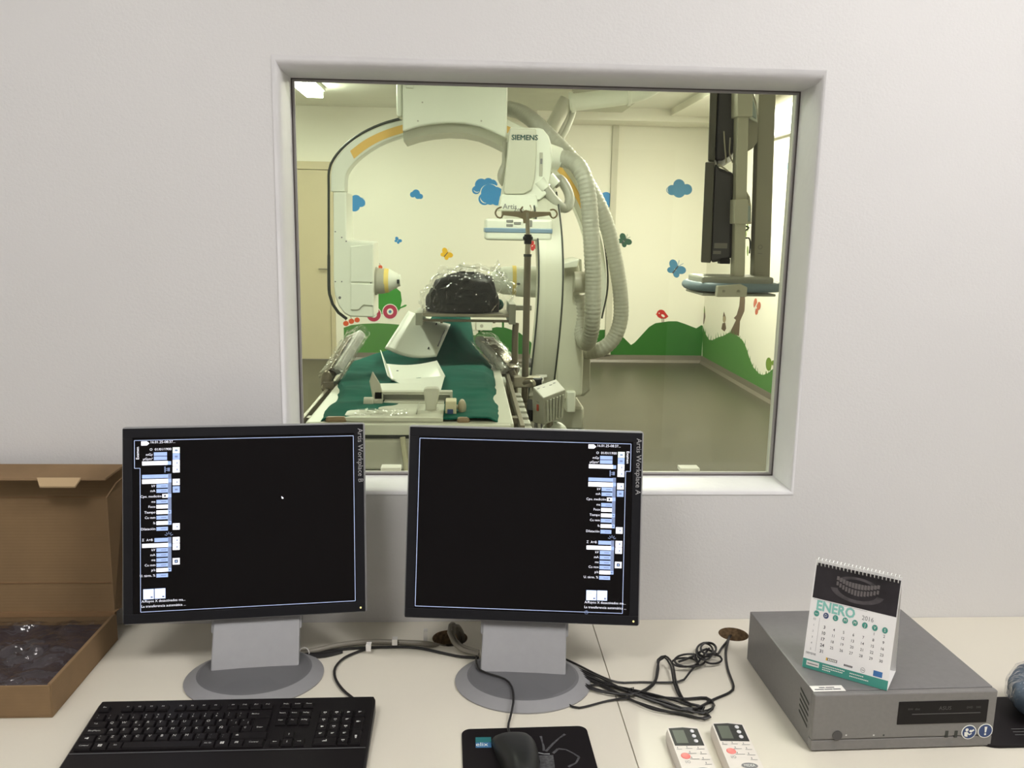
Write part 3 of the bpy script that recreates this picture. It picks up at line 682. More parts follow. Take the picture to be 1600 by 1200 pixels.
# ------------------------------------------------------------------ cables on the desk
def cable(name, label, cat, pts, r, m, group=None, **kw):
    p = laid(pts, DZ+r+.0006); c = sum(p, Vector())/len(p)
    o = MB().tube([q for q in p], r, **kw); o.bm.transform(Matrix.Translation(-Vector((c.x, c.y, DZ))))
    o = o.build(name, m, smooth=True); o.location = (c.x, c.y, DZ); return tag(o, label, cat, group)
t = thing('cable_bundle', 'hank of thin black cable tied by its middle, right of the right monitor stand', 'cable', (.3, 1.38, DZ))
rj = random.Random(2)
paths = [[(884, 1030), (905, 1040), (935, 1055), (965, 1066), (1000, 1066), (1060, 1065, .003), (1078, 1050, .006), (1108, 1013, .012)],
         [(884, 1040), (915, 1053), (960, 1073), (1005, 1086), (1060, 1091), (1103, 1092), (1116, 1102), (1105, 1110), (1080, 1112), (1040, 1098), (985, 1082), (930, 1062), (886, 1042)],
         [(886, 1048), (925, 1065), (975, 1089), (1020, 1105), (1065, 1117), (1098, 1122), (1108, 1118), (1090, 1108), (1050, 1104), (1000, 1088), (950, 1068), (900, 1050), (888, 1046)],
         [(887, 1052), (930, 1076, .004), (985, 1085, .006), (1020, 1068, .006), (1027, 1045, .008), (1030, 1032, .012), (1038, 1027, .014), (1048, 1040, .010), (1054, 1070, .004), (1068, 1095), (1100, 1105, .003), (1095, 1113)],
         [(984, 1090, .004), (950, 1095), (905, 1106), (888, 1100), (883, 1090), (893, 1080), (915, 1072), (945, 1070, .003), (990, 1078, .007), (1040, 1090, .004), (1080, 1103)],
         [(900, 1043), (940, 1060, .004), (980, 1080, .006), (1030, 1098, .004), (1082, 1113), (1098, 1106)]]
for p in paths+[[(x+rj.uniform(-4, 4), y+rj.uniform(-3, 3), .003) for x, y, *_ in p_] for p_ in paths[1:4]]:
    MB().tube(laid(p, DZ+.0025), .0019, n=7).build('cable_strand', CABLE, t, smooth=True)
MB().tube(laid([(980, 1080, .008), (984, 1076, .013), (990, 1074, .011), (988, 1083, .006), (982, 1088, .004)], DZ+.002), .0012, n=6).build('wire_tie', CABLE, t, smooth=True)
t = thing('mouse_cable_coil', 'small tied coil of black cable lying before the right desk hole', 'cable', (.5, 1.47, DZ))
lp = []
for k, (cx, cy, rx, ry, h) in enumerate([(1104, 1015, 15, 11, .012), (1101, 1018, 13, 13, .016), (1107, 1013, 12, 9, .020), (1070, 1035, 20, 7, .006), (1078, 1032, 24, 10, .010), (1114, 1030, 14, 7, .008)]):
    pp = [(cx+rx*math.cos(a+k*.5), cy+ry*math.sin(a+k*.5), h+.004*math.sin(a)) for a in [2*PI*i/10 for i in range(11)]]
    MB().tube(laid(pp, DZ+.003), .0019, n=7, step=.004).build('cable_loop', CABLE, t, smooth=True)
MB().tube(laid([(1060, 1034, .006), (1082, 1026, .012), (1104, 1014, .016), (1120, 1022, .006), (1128, 1012), (1136, 1002), (1142, 993, -.02)], DZ+.003), .0022, n=7).build('cable_lead', CABLE, t, smooth=True)
MB().tube(laid([(1084, 1022, .02), (1086, 1030, .02), (1091, 1038, .008), (1088, 1028, .004), (1083, 1021, .012)], DZ+.003), .0018, n=6).build('wire_tie', CABLE, t, smooth=True)
cable('power_cable', 'black cable leaving the right desk hole and curving back to the hank of cable', 'cable',
      [(1140, 994, -.012), (1137, 1005, .004), (1134, 1020), (1137, 1045), (1146, 1072), (1140, 1082), (1115, 1093), (1095, 1104, .004), (1084, 1108, .008)], .0023, CABLE, n=8)
# grey conduit from the left monitor stand to the left desk hole, with its paper tags
t = thing('cable_conduit', 'flat grey cable sleeve with white paper tags, between both monitor stands', 'cable', (-.1, 1.5, DZ))
MB().tube(laid([(462, 1020), (490, 1017), (530, 1008), (575, 1003), (630, 1004), (668, 1006), (695, 1012, -.02)], DZ+.008), lambda u: .0052, n=10).build('sleeve', GCABLE, t, smooth=True)
MB().tube(laid([(464, 1026), (500, 1020), (540, 1014), (600, 1011), (650, 1012), (690, 1020), (720, 1026), (748, 1028)], DZ+.003), .0026, n=8).build('black_lead', CABLE, t, smooth=True)
MB().tube(laid([(463, 1023), (500, 1024), (535, 1018)], DZ+.004), lambda u: .003+.003*math.sin(PI*u), n=8).build('plug', CABLE, t, smooth=True)
def tagp(cx, cy, wd, ht, up):
    c = PZ(cx, cy, DZ+.012)
    m = MB(); m.box(c+Vector((0, -.004, .001)), (wd, .0012, ht)); m.box(c+Vector((0, .003, ht/2-.0005)), (wd, .014, .0012)); m.build('paper_tag', PAPER, t, bevel=.0004)
tagp(576, 1012, .0095, .013, 0); tagp(665, 997, .008, .030, 0); tagp(617, 1003, .010, .012, 0)
c = PZ(475, 1021, DZ+.01)
MB().tube([c+Vector((.009*math.cos(a), .002, .011*math.sin(a))) for a in [2*PI*i/12 for i in range(13)]], .0009, n=6, step=.003).build('cable_tie', PAPER, t, smooth=True)
t = thing('grey_cable_loop', 'stiff grey cable looping out of the left desk hole behind the right stand', 'cable', (0, 1.5, DZ))
lw = lambda L, Y: [P(x, y, Y+dy) for x, y, dy in L]
MB().tube([PZ(722, 1004, DZ-.02)]+lw([(716, 990, 1.545), (709, 976, 1.53), (704, 977, 1.51), (702, 988, 1.50), (708, 1002, 1.487), (722, 1015, 1.475), (748, 1022, 1.462)], 0), .0042, n=9).build('outer_loop', GCABLE, t, smooth=True)
MB().tube([PZ(726, 1008, DZ-.02)]+lw([(723, 990, 1.548), (716, 978, 1.53), (709, 980, 1.512), (709, 993, 1.50), (720, 1008, 1.487), (748, 1018, 1.47)], 0), .0032, n=9).build('inner_loop', GCABLE, t, smooth=True)

# ------------------------------------------------------------------ desktop computer
PR = math.radians(1.2)
PC0 = Vector((.5335, 1.164, DZ)); PM = Matrix.Translation(PC0) @ Matrix.Rotation(PR, 4, 'Z'); PMi = PM.inverted()
pc = thing('desktop_computer', 'flat grey desktop computer lying on the right desk under the calendar', 'computer', PC0, PR)
PWd, PD, PH = .2905, .287, .096
def pb(): q = MB(); q.M = PM; return q
def PF(px, py):    # point on the front face in the frame of the computer (x, z)
    n = PM.to_3x3() @ Vector((0, -1, 0)); d = ray(px, py); k = (PC0-EYE).dot(n)/d.dot(n); r = PMi @ (EYE+d*k); return r.x, r.z
pb().bx(.001, PWd-.001, .012, PD, .002, PH).build('chassis', PCG, pc, bevel=.0015)
q = pb(); q.bx(0, PWd, 0, .0115, .0205, PH-.0005); q.build('front_panel', PCF, pc, bevel=.0022)
q = pb(); q.bx(.0005, PWd-.0005, .0006, .0115, .002, .0198); q.build('front_skirt', PCF, pc, bevel=.0018)
q = pb()
for x, y in ((.02, .03), (PWd-.02, .03), (.02, PD-.03), (PWd-.02, PD-.03)): q.cyl((x, y, 0), (x, y, .0021), .008)
q.build('foot', RUB, pc)
q = pb(); q.use(RUB)
for k in range(5):
    zz = .026+k*.0095
    q.prism([(.0008, .020, zz+.003), (.0008, .052, zz+.012), (.0008, .052, zz+.0155), (.0008, .020, zz+.0065)], (-.0004, 0, 0))
q.build('side_vent', RUB, pc)
x0, z0 = PF(1401, 1132); x1, z1 = PF(1545, 1093)
od = pb().bx(x0, x1, -.0012, .001, z0, z1).build('optical_drive', mat('drive_black', (.006, .0045, .005), .4, spec=.25), pc, bevel=.0008)
q = pb(); q.bx(x0+.022, x1-.012, -.0018, -.0011, z0+(z1-z0)*.44, z0+(z1-z0)*.47); q.use(mat('drive_lettering', (.085, .08, .08), .5))
q.text('ASUS', .0088, ((x0+x1)/2+.002, -.0016, z0+(z1-z0)*.62), align='C'); q.text('RW', .0048, (x0+.019, -.0016, z0+(z1-z0)*.64), align='C'); q.text('disc', .0052, (x0+.030, -.0016, z0+(z1-z0)*.64), align='C'); q.text('DVD', .0048, (x1-.030, -.0016, z0+(z1-z0)*.66), align='C'); q.text('24X', .0048, (x1-.016, -.0016, z0+(z1-z0)*.66), align='C')
q.mats = [mat('drive_lettering', (.085, .08, .08), .5)]; q.cur = 0
for f_ in q.bm.faces: f_.material_index = 0
q.build('drive_lettering', None, od)
x, z = PF(1308, 1149); pb().cyl((x, -.0012, z), (x, .001, z), .0078, n=32).build('power_button', mat('button_dark_grey', (.07, .068, .068), .4), pc)
q = pb(); q.use(LGREY)
for a in (1322, 1365): xx, zz = PF(a, 1148.5); q.disc((0, -.0004, 0), (1, 0, 0), (0, 0, 1), xx, zz, .0014)
q.use(RUB); xx, zz = PF(1380.5, 1148.5); q.disc((0, -.0004, 0), (1, 0, 0), (0, 0, 1), xx, zz, .0016); q.build('indicator_lights', None, pc)
for a in (1479, 1493.5): 
    xx, zz = PF(a, 1147); pb().bx(xx-.0024, xx+.0024, -.0005, .001, zz-.0056, zz+.0056).build('usb_port', RUB, pc)
q = pb(); q.use(GINK); xx, zz = PF(1302, 1168)
def ringp(q, o, xd, yd, x, y, r0, r1, n=24):
    o, xd, yd = Vector(o), Vector(xd), Vector(yd)
    for i in range(n):
        a, b = 2*PI*i/n, 2*PI*(i+1)/n
        q.f([q.v(o+xd*(x+r*math.cos(c))+yd*(y+r*math.sin(c))) for r, c in ((r0, a), (r1, a), (r1, b), (r0, b))])
FO, XD, ZD = Vector((0, .0002, 0)), Vector((1, 0, 0)), Vector((0, 0, 1))
ringp(q, FO, XD, ZD, xx, zz, .0034, .0042); q.disc(FO, XD, ZD, xx, zz, .001); q.build('power_symbol', None, pc); q = pb(); q.use(GINK)
xx, zz = PF(1379, 1165); q.quad(FO, XD, ZD, xx-.003, xx+.003, zz+.001, zz+.0017); q.quad(FO, XD, ZD, xx-.003, xx+.003, zz-.0017, zz-.001)
q.build('network_symbol', None, pc); q = pb(); q.use(GINK)
xx, zz = PF(1485, 1161); q.quad(FO, XD, ZD, xx-.006, xx+.005, zz-.0003, zz+.0004); q.disc(FO, XD, ZD, xx-.006, zz, .0011); q.disc(FO, XD, ZD, xx+.003, zz+.002, .0010); q.quad(FO, XD, ZD, xx+.001, xx+.003, zz-.0022, zz-.0014)
q.build('usb_symbol', None, pc)
for k, (a, b, s_) in enumerate(((1513.5, 1143.5, 'read'), (1539, 1141.5, 'warn'))):
    xx, zz = PF(a, b); O = Vector((0, -.0006, 0)); q = pb(); q.use(WHTD); q.disc(O, XD, ZD, xx, zz, .0121, n=40)
    q.use(NAVY); O = O+Vector((0, -.0003, 0)); q.disc(O, XD, ZD, xx, zz, .0106, n=40); q.use(WHTD); O = O+Vector((0, -.0003, 0))
    if s_ == 'warn':
        q.prism([O+XD*(xx+u)+ZD*(zz+v) for u, v in ((-.0021, .0072), (.0023, .0072), (.0012, -.0024), (-.0009, -.0024))], (0, -.0001, 0)); q.disc(O, XD, ZD, xx+.0001, zz-.0054, .0017)
    else:
        q.disc(O, XD, ZD, xx-.0038, zz+.0042, .0026)
        q.prism([O+XD*(xx+u)+ZD*(zz+v) for u, v in ((-.0078, .0004), (-.0030, .0010), (.0005, -.0028), (.0040, -.0012), (.0045, -.0028), (.0005, -.0052), (-.0020, -.0030), (-.0020, -.0078), (-.0070, -.0066))], (0, -.0001, 0))
        q.prism([O+XD*(xx+u)+ZD*(zz+v) for u, v in ((-.0005, .0020), (.0030, -.0006), (.0082, .0030), (.0068, .0052), (.0036, .0032), (.0022, .0044))], (0, -.0001, 0))
    q.build('round_sticker', None, pc, label='round navy sticker with a white ' + ('exclamation mark' if s_ == 'warn' else 'reading figure'))
a, b = PZ(1268, 1073, DZ+PH), PZ(1318, 1081, DZ+PH)
q = MB(); q.use(PAPER); o = PMi @ PZ(1272, 1080.5, DZ+PH); q.M = PM
q.bx(o.x-.001, o.x+.050, o.y-.001, o.y+.0155, PH+.0001, PH+.0004); q.use(INK)
[q.bx(o.x+a_, o.x+b_, o.y+c2, o.y+c2+.0022, PH+.0004, PH+.0006) for a_, b_, c2 in ((.012, .021, .0088), (.0225, .036, .0088), (.003, .0175, .0036), (.0185, .031, .0036), (.032, .044, .0036))]
q.build('paper_label', None, pc)

# ------------------------------------------------------------------ desk calendar
ZT = DZ+PH
A, B, Cc = PZ(1253, 1042, ZT), PZ(1386, 1080, ZT), PZ(1408, 1046, ZT)
u = (B-A); CWd = u.length; u.normalize(); n = Vector((-u.y, u.x, 0)); dp = .072
AP = B + n*dp/2 + Vector((0, 0, .171))
cal = thing('desk_calendar', 'tent desk calendar for January with teal footer standing on the grey computer', 'calendar', A, math.atan2(u.y, u.x))
CM = Matrix.Translation(A) @ Matrix.Rotation(math.atan2(u.y, u.x), 4, 'Z')
H_ = .171; SL = math.hypot(H_, dp/2)
def cb(): q = MB(); q.M = CM; return q
fy = lambda v: Vector((0, dp/2*v/SL, H_*v/SL))   # up the front slope
q = cb(); th = .0006
q.prism([(0, 0, .0005), (0, dp/2, H_), (CWd, dp/2, H_), (CWd, 0, .0005)], (0, th, 0)); q.build('front_leaf', PAPERW, cal)
q = cb(); q.prism([(0, dp, .0005), (0, dp/2+.001, H_), (CWd, dp/2+.001, H_), (CWd, dp, .0005)], (0, -th, 0)); q.build('rear_leaf', PAPERW, cal)
q = cb(); q.bx(0, CWd, .001, dp-.001, .0003, .0009); q.build('floor_leaf', PAPERW, cal)
yd = Vector((0, dp/2, H_)).normalized()*(SL/.1513); nn = Vector((0, -H_, dp/2)).normalized()
def CO(k=1): return nn*.0003*k
q = cb(); q.use(mat('xray_photo_dark', (.022, .018, .022), .35, vary=.5, vscale=28)); X_ = Vector((1, 0, 0))
q.quad(CO(), X_, yd, .002, CWd-.001, .0985, .1475)
q.use(mat('xray_photo_grey', (.085, .075, .08), .4, vary=.5, vscale=60))
for rx, ry, dy_, a0, a1 in ((.040, .017, .121, 1.05*PI, 1.95*PI), (.034, .013, .126, .1*PI, .9*PI)):
    for i in range(24):
        t0, t1 = a0+(a1-a0)*i/24, a0+(a1-a0)*(i+1)/24; wv = .26
        q.f([q.v(CO(2)+X_*(CWd/2+.003+rx*k_*math.cos(t_))+yd*(dy_+ry*k_*math.sin(t_))) for k_, t_ in ((1-wv, t0), (1, t0), (1, t1), (1-wv, t1))])
q.use(mat('xray_photo_light', (.14, .125, .125), .4))
for i in range(14):
    xx = CWd/2+.003+(i-6.5)*.0046; hh = .0085-.00035*abs(i-6.5)
    zz = .1225+.0006*((i-6.5)**2)*.25
    q.quad(CO(3), X_, yd, xx-.0019, xx+.0019, zz+.001, zz+hh); q.quad(CO(3), X_, yd, xx-.0016, xx+.0016, zz-hh, zz-.0008)
q.build('xray_picture', None, cal)
q = cb(); q.use(mat('teal_letters', (.25, .56, .50), .5)); q.text('ENERO', .0185, Vector((.010, 0, 0))+CO()+yd*.0835, X_, yd, bold=.035)
q.use(GINK); q.text('2016', .0088, Vector((.079, 0, 0))+CO()+yd*.0845, X_, yd)
col0 = .0115; cw = (CWd-.024)/7
for i, s in enumerate(['Sem', 'D', 'L', 'M', 'M', 'J', 'V', 'S']):
    xx = col0+cw*i*.985; q.use(NAVY if i == 1 else TEAL); q.disc(CO(2), X_, yd, xx, .0780, .0041, n=20)
    q.use(WHTD); q.text(s, .0058 if i else .0030, Vector((xx, 0, 0))+CO(3)+yd*(.0762 if i else .0770), X_, yd, 'C')
day = 1; rows_ = [[None]*5+[1, 2], list(range(3, 10)), list(range(10, 17)), list(range(17, 24)), list(range(24, 31)), [31]+[None]*6]
for r_, rr in enumerate(rows_):
    q.use(GINK); q.text(str([53, 1, 2, 3, 4, 5][r_]), .0040, Vector((col0-.002, 0, 0))+CO()+yd*(.0685-.0083*r_), X_, yd, 'C')
    for i, d_ in enumerate(rr):
        if d_: q.use(INK); q.text(str(d_), .0062 if i == 0 else .0054, Vector((col0+cw*(i+1)*.985, 0, 0))+CO()+yd*(.0680-.0083*r_), X_, yd, 'C', bold=.02 if i == 0 else .004)
q.use(GINK); q.quad(CO(), X_, yd, col0+.0055, col0+.0058, .026, .073); q.quad(CO(), X_, yd, .004, .085, .0968, .0971)
q.use(INK); q.text('SIEMENS', .0042, Vector((.003, 0, 0))+CO()+yd*.0205, X_, yd)
q.use(YELD); q.quad(CO(), X_, yd, .0345, .0365, .0180, .0220); q.use(GINK); q.quad(CO(), X_, yd, .0365, .0515, .0180, .0220); q.use(WHTD); [q.quad(CO(2), X_, yd, .038+.0026*k, .0396+.0026*k, .0188, .0212) for k in range(5)]
q.use(INK); [q.quad(CO(), X_, yd, .062+.0022*k, .0636+.0022*k, .0172, .0198) for k in range(6)]
q.use(GINK); ringp(q, CO(), X_, yd, .090, .0185, .0028, .0033); q.quad(CO(), X_, yd, .088, .092, .0181, .0189)
q.use(BLUEP); q.quad(CO(), X_, yd, CWd-.0225, CWd-.0095, .0150, .0225)
q.build('printed_page', None, cal)
q = cb(); q.use(TEAL); q.quad(CO(), X_, yd, .0002, CWd-.0002, .0005, .0135)
q.use(PAPER); q.quad(CO(2), X_, yd, .006, .0255, .0050, .0115); q.use(GINK); q.quad(CO(3), X_, yd, .0075, .024, .0072, .0086)
q.use(WHTD)
for x_, y_, n_ in ((.031, .0096, 13), (.031, .0066, 12), (.031, .0038, 5), (.072, .0092, 8), (.072, .0054, 11)):
    for k in range(n_): q.quad(CO(2), X_, yd, x_+.0026*k, x_+.0026*k+.0019, y_, y_+.0014)
q.build('teal_footer', None, cal)
q = cb(); SPW = PAPERW
for i in range(22):
    if 0 <= i:
        xx = .004+(CWd-.008)*i/21
        pts_ = [Vector((xx+.0004*math.sin(a), dp/2+.0046*math.cos(a)-.001, H_-.0022+.0062*math.sin(a))) for a in [2*PI*k/12 for k in range(13)]]
        q.tube(pts_, (.00085), n=5, step=.004)
q.build('wire_binding', mat('white_wire', (.75, .75, .74), .35, metal=.3), cal, smooth=True)

# ------------------------------------------------------------------ cardboard box with wrapped contents
X1b, Y0b, Y1b, ZB = -.652, 1.289, 1.553, .796
BX0 = -1.06
box = thing('cardboard_box', 'open brown cardboard mailing box leaning its lid on the wall, left of the keyboard', 'box', (-.86, 1.42, DZ))
c_ = .0035; q = MB()
q.bx(BX0, X1b, Y0b, Y1b, DZ+.0003, DZ+.003); q.bx(BX0, X1b-.001, Y0b, Y0b+c_, DZ+.003, ZB); q.bx(BX0, X1b-.004, Y1b-c_, Y1b, DZ+.003, ZB-.002)
q.bx(BX0, BX0+c_, Y0b+c_, Y1b-c_, DZ+.003, ZB)
q.build('tray', CARD, box, bevel=.0012)
q = MB(); q.prism([(X1b, Y0b+.0025, DZ+.003), (X1b, Y1b, DZ+.003), (X1b, Y1b+.001, ZB-.004), (X1b, Y1b-.012, ZB-.001), (X1b, Y0b+.0035, ZB+.001)], (-.006, 0, 0)); q.build('side_wall', CARD, box, bevel=.0012)
LH = .283; lt = math.radians(8); LX1 = X1b+.010
LM = Matrix.Translation((0, Y1b+.004, ZB-.006)) @ Matrix.Rotation(-lt, 4, 'X')
def lb(): q = MB(); q.M = LM; return q
q = lb(); q.prism([(BX0, 0, 0), (LX1-.018, 0, 0), (LX1-.004, 0, .012), (LX1-.002, 0, .18), (LX1+.006, 0, LH), (BX0, 0, LH)], (0, c_, 0)); lid = q.build('lid', CARDL, box, bevel=.001)
q = lb(); q.prism([(LX1+.006, -.0005, LH-.001), (LX1-.014, -.040, LH-.022), (BX0, -.044, LH-.022), (BX0, -.0005, LH-.001)], (0, .001, .0035)); q.build('front_flap', CARD, box)
q = lb(); q.prism([(-.775, -.044, LH-.019), (-.768, -.050, LH-.034), (-.705, -.050, LH-.034), (-.697, -.044, LH-.019)], (0, -.0015, .003)); q.build('torn_tab', mat('pale_cardboard', (.52, .38, .22), .9), box)
q = lb(); q.prism([(LX1-.004, -.001, .012), (LX1-.006, -.030, .018), (LX1-.016, -.034, LH-.055), (LX1-.004, -.020, LH-.030), (LX1+.003, -.001, LH-.02)], (.0025, 0, 0)); q.build('side_flap', CARD, box)
q = lb(); q.bx(BX0, LX1-.022, -.0012, .0002, .060, .0622); q.bx(BX0, LX1-.022, -.0012, .0002, .222, .2238); q.bx(BX0, LX1-.012, -.008, .001, -.002, .006); q.build('fold_crease', mat('cardboard_crease', (.24, .14, .065), .9), box)
def bagz(u, v):
    x = BX0+.006+u*(X1b-.012-BX0); y = Y0b+.006+v*(Y1b-Y0b-.012)
    nz_ = noise.noise(Vector((x*9+y*6, y*13, 2)))*.016 + noise.noise(Vector((x*40+y*30, y*22, 5)))*.005 + abs(noise.noise(Vector((x*14-y*22, y*16+x*9, 9))))*.022
    edge = min(1, min(1-u, v, 1-v)*9)
    return Vector((x, y, DZ+.038+(nz_+.006)*edge))
q = MB(); q.grid(lambda u, v: bagz(u, v)-Vector((0, 0, .006)), 60, 46)
b_ = q.build('wrapped_garment', mat('dark_plum_fabric', (.034, .024, .030), .8, vary=.35, vscale=14), None, smooth=True, solid=.003)
tag(b_, 'dark folded goods filling the open cardboard box under clear plastic', 'goods')
q = MB(); q.grid(lambda u, v: bagz(u, v)+Vector((0, 0, .003+.003*noise.noise(Vector((u*30, v*24, 1))))), 90, 70)
b_ = q.build('plastic_bag', glass_mat('bag_film', (.95, .94, .95), 1.6, .12, wrinkle=.5, wscale=24), None, smooth=True)
tag(b_, 'crumpled clear plastic bag lying over the dark goods in the box', 'bag')

# ------------------------------------------------------------------ right edge: wrapped blue item on a black pad
bp = thing('black_pad', 'rounded black pad half hidden behind the grey computer at the right edge', 'mat', (.95, 1.3, DZ))
q = MB(); q.loft([rrect(.80, 1.12, 1.166, 1.305, .035, z) for z in (DZ+.0003, DZ+.005)]); q.build('pad', mat('pad2_black', (.009, .007, .008), .6, spec=.25), bp, bevel=.001)
q = MB(); q.use(GINK)
for k in range(3):
    a = PZ(1580+k*3, 1139+k*4.5, DZ+.0054); q.quad(a, (1, 0, 0), (0, 1, 0), 0, .05, -.0005, .0005)
q.build('small_print', None, bp)
q = MB()
def wrapf(u, v):
    a = 2*PI*u; y = 1.205+.10*v; 
    x = 1.018+.108*math.copysign(abs(math.cos(a))**.55, math.cos(a)); z = DZ+.042+.036*math.copysign(abs(math.sin(a))**.6, math.sin(a))
    k = 1+.09*noise.noise(Vector((x*26, y*34, z*26)))+.04*noise.noise(Vector((x*70, y*70, z*60))); e = 1-.25*(abs(v-.5)*2)**6
    return Vector((1.018+(x-1.018)*k*e+.03*(v-.5), y, DZ+.0425+(z-DZ-.0425)*min(k, 1.0)*e+.0005))
q.grid(wrapf, 60, 26)
for vv in (0, 1): q.f([q.v(wrapf(i/60, vv)) for i in range(60)])
b_ = q.build('wrapped_parcel', mat('blue_grey_fabric', (.085, .12, .165), .7, vary=.35, vscale=45, bump=.3, bscale=120), None, smooth=True)
tag(b_, 'blue grey parcel in clear film on the black pad, cut off by the right edge', 'parcel')
q = MB(); q.grid(lambda u, v: (wrapf(u, v)-Vector((1.018, 1.255, DZ+.0425)))*(1.035+.02*noise.noise(Vector((u*20, v*14, 3))))+Vector((1.018, 1.255, DZ+.0445)), 60, 30)
b_ = q.build('clear_wrapping', glass_mat('thin_wrap', (.96, .96, .97), 1.35, .12, wrinkle=.6, wscale=40), None, smooth=True); tag(b_, 'clear plastic film around the blue grey parcel', 'wrapping')
# ------------------------------------------------------------------ wall decals of the exam room
DG = 'coloured stickers on the exam room walls'
class Decal:
    def __init__(s, wall): s.q = MB(); s.wall = wall; s.k = 1; s.n = 0
    def p(s, x, y, k=None):
        k = s.k if k is None else k
        if s.wall == 'far': return P(x, y, FY-.0015*k)
        if s.wall == 'pier': return P(x, y, FY-.05-.0015*k)
        return PX(x, y, EX1-.0015*k)
    def poly(s, m, pts, k=1):
        s.q.use(m); k += s.n*.035; s.n += 1; n = Vector((0, 1, 0)) if s.wall != 'right' else Vector((1, 0, 0))
        s.q.prism([s.p(x, y, k) for x, y in pts], n*.0012); return s
    def circ(s, m, x, y, r, ry=None, k=1, n=22, rot=0):
        ry = ry or r; c, sn = math.cos(rot), math.sin(rot)
        return s.poly(m, [(x+r*math.cos(a)*c-ry*math.sin(a)*sn, y+r*math.cos(a)*sn+ry*math.sin(a)*c) for a in [2*PI*i/n for i in range(n)]], k)
    def arc(s, m, x, y, r, a0, a1, wd, k=2, n=12):
        a0, a1 = math.radians(a0), math.radians(a1); A = [a0+(a1-a0)*i/n for i in range(n+1)]
        return s.poly(m, [(x+r*math.cos(a), y-r*math.sin(a)) for a in A]+[(x+(r-wd*math.sin(PI*(i/n)))*math.cos(a), y-(r-wd*math.sin(PI*(i/n)))*math.sin(a)) for i, a in list(enumerate(A))[::-1]], k)
    def done(s, label, cat='decal'):
        o = s.q.build('wall_decal'); return tag(o, label, cat, DG)
d = Decal('far')
for x, y, r in ((547, 314, 8), (556, 313, 8.5), (554, 322, 8.5), (564, 316, 7.5), (545, 308, 5)): d.circ(BLUD, x, y, r)
d.arc(WHTD, 565, 316, 6.6, -40, 100, 1.2); d.done('blue cloud sticker just inside the left limb of the large arch')
d = Decal('far')
for x, y, r in ((645, 304, 4.5), (650, 302, 6), (653, 306, 5), (657, 307, 4)): d.circ(BLUD, x, y, r)
d.done('smallest blue cloud sticker, alone under the middle of the arch')
d = Decal('far')
for x, y, r in ((744, 297, 6.5), (752, 289, 10), (763, 286, 8), (771, 287, 6.5)): d.circ(BLUD, x, y, r)
d.circ(WHTD, 766, 300, 15.8, 12.6, k=2); d.circ(WHTD, 756, 312, 10.6, k=2); d.arc(WHTD, 745, 296, 5, 180, 330, 1.3, 2); d.arc(WHTD, 771, 286, 6, -20, 110, 1.2, 2)
for x, y, r in ((765, 301, 13.5), (757, 311, 9.5), (775, 304, 12), (776, 312, 9), (766, 312, 8), (786, 304, 9)): d.circ(BLUD, x, y, r, k=3)
d.arc(WHTD, 758, 310, 7.6, 165, 290, 1.7, 4); d.done('large double blue cloud sticker beside the lettered detector head')
d = Decal('far')
for x, y, r in ((947, 309, 9), (950, 316, 8), (940, 320, 8)): d.circ(BLUD, x, y, r)
d.circ(BLUD, 937, 322, 6); d.arc(WHTD, 936, 321, 4.4, 180, 320, 1.3); d.done('blue cloud sticker partly hidden behind the ribbed hoses')
d = Decal('far')
for x, y, r in ((1061, 289, 9), (1050, 297, 8), (1073, 296, 8.5), (1061, 299, 10), (1046, 297, 5)): d.circ(BLUT, x, y, r)
d.arc(WHTD, 1046, 297, 4, 110, 260, 1.1); d.done('slate blue cloud sticker between the hoses and the hanging monitors')
def butterfly(cx, cy, s, rot, m, label, wall='far', body=True, half=False):
    d = Decal(wall); c, sn = math.cos(rot), math.sin(rot)
    T = lambda x, y: (cx+s*(x*c-y*sn), cy+s*(x*sn+y*c))
    for x, y, rx, ry, a in ((-.50, -.30, .52, .42, .5), (-.36, .34, .38, .32, -.6), (.50, -.30, .52, .42, -.5), (.36, .34, .38, .32, .6)):
        if half and x > 0: continue
        px, py = T(x, y); d.circ(m, px, py, rx*s, ry*s, 1, 18, rot+a)
    if body:
        d.poly(INK if m is not REDD else BRND, [T(*p) for p in ((-.06, -.45), (.06, -.45), (.07, .5), (-.07, .5))], 2)
        for k in (-1, 1): d.poly(m, [T(*p) for p in ((0, -.45), (k*.25, -1.0), (k*.30, -.98), (.02*k, -.4))], 2)
    return d.done(label)
butterfly(621.5, 376, 6, .6, BLUD, 'tiny blue butterfly sticker under the smallest cloud', body=False)
butterfly(697, 397.5, 10, .7, YELD, 'yellow butterfly sticker above the black wrapped bundle')
butterfly(975, 376.5, 11.5, .75, DKGD, 'dark green butterfly sticker right of the ribbed hoses')
butterfly(1055.5, 421, 15, .65, BLUT, 'slate blue butterfly sticker above the hills left of the hanging monitors')
butterfly(832, 384, 9, .8, REDD, 'red butterfly sticker peeping out below the striped detector', body=False)
d = Decal('far')
d.circ(REDD, 1033, 490.5, 7, 6.6); d.poly(REDD, [(1030, 484), (1037, 485), (1044.5, 494.5), (1040, 498), (1032, 498)]); d.poly(ORGD, [(1024, 491), (1027, 489.5), (1027, 492.5)])
d.circ(WHTD, 1036, 493.4, 3.2, 1.8, 2, 14, .6); d.circ(WHTD, 1030, 489.5, .9, k=2); d.poly(BRND, [(1034, 497), (1035, 497), (1035, 504), (1034, 504)]); d.poly(BRND, [(1036.5, 497), (1037.5, 497), (1037.5, 504), (1036.5, 504)])
d.done('red bird sticker standing on the dark green hill')
d = Decal('far')
d.poly(LGRN, [(576, 458), (600, 452), (618, 449), (626, 456), (628, 470), (625, 482), (617, 489), (600, 490), (592, 486), (580, 486), (570, 470)])
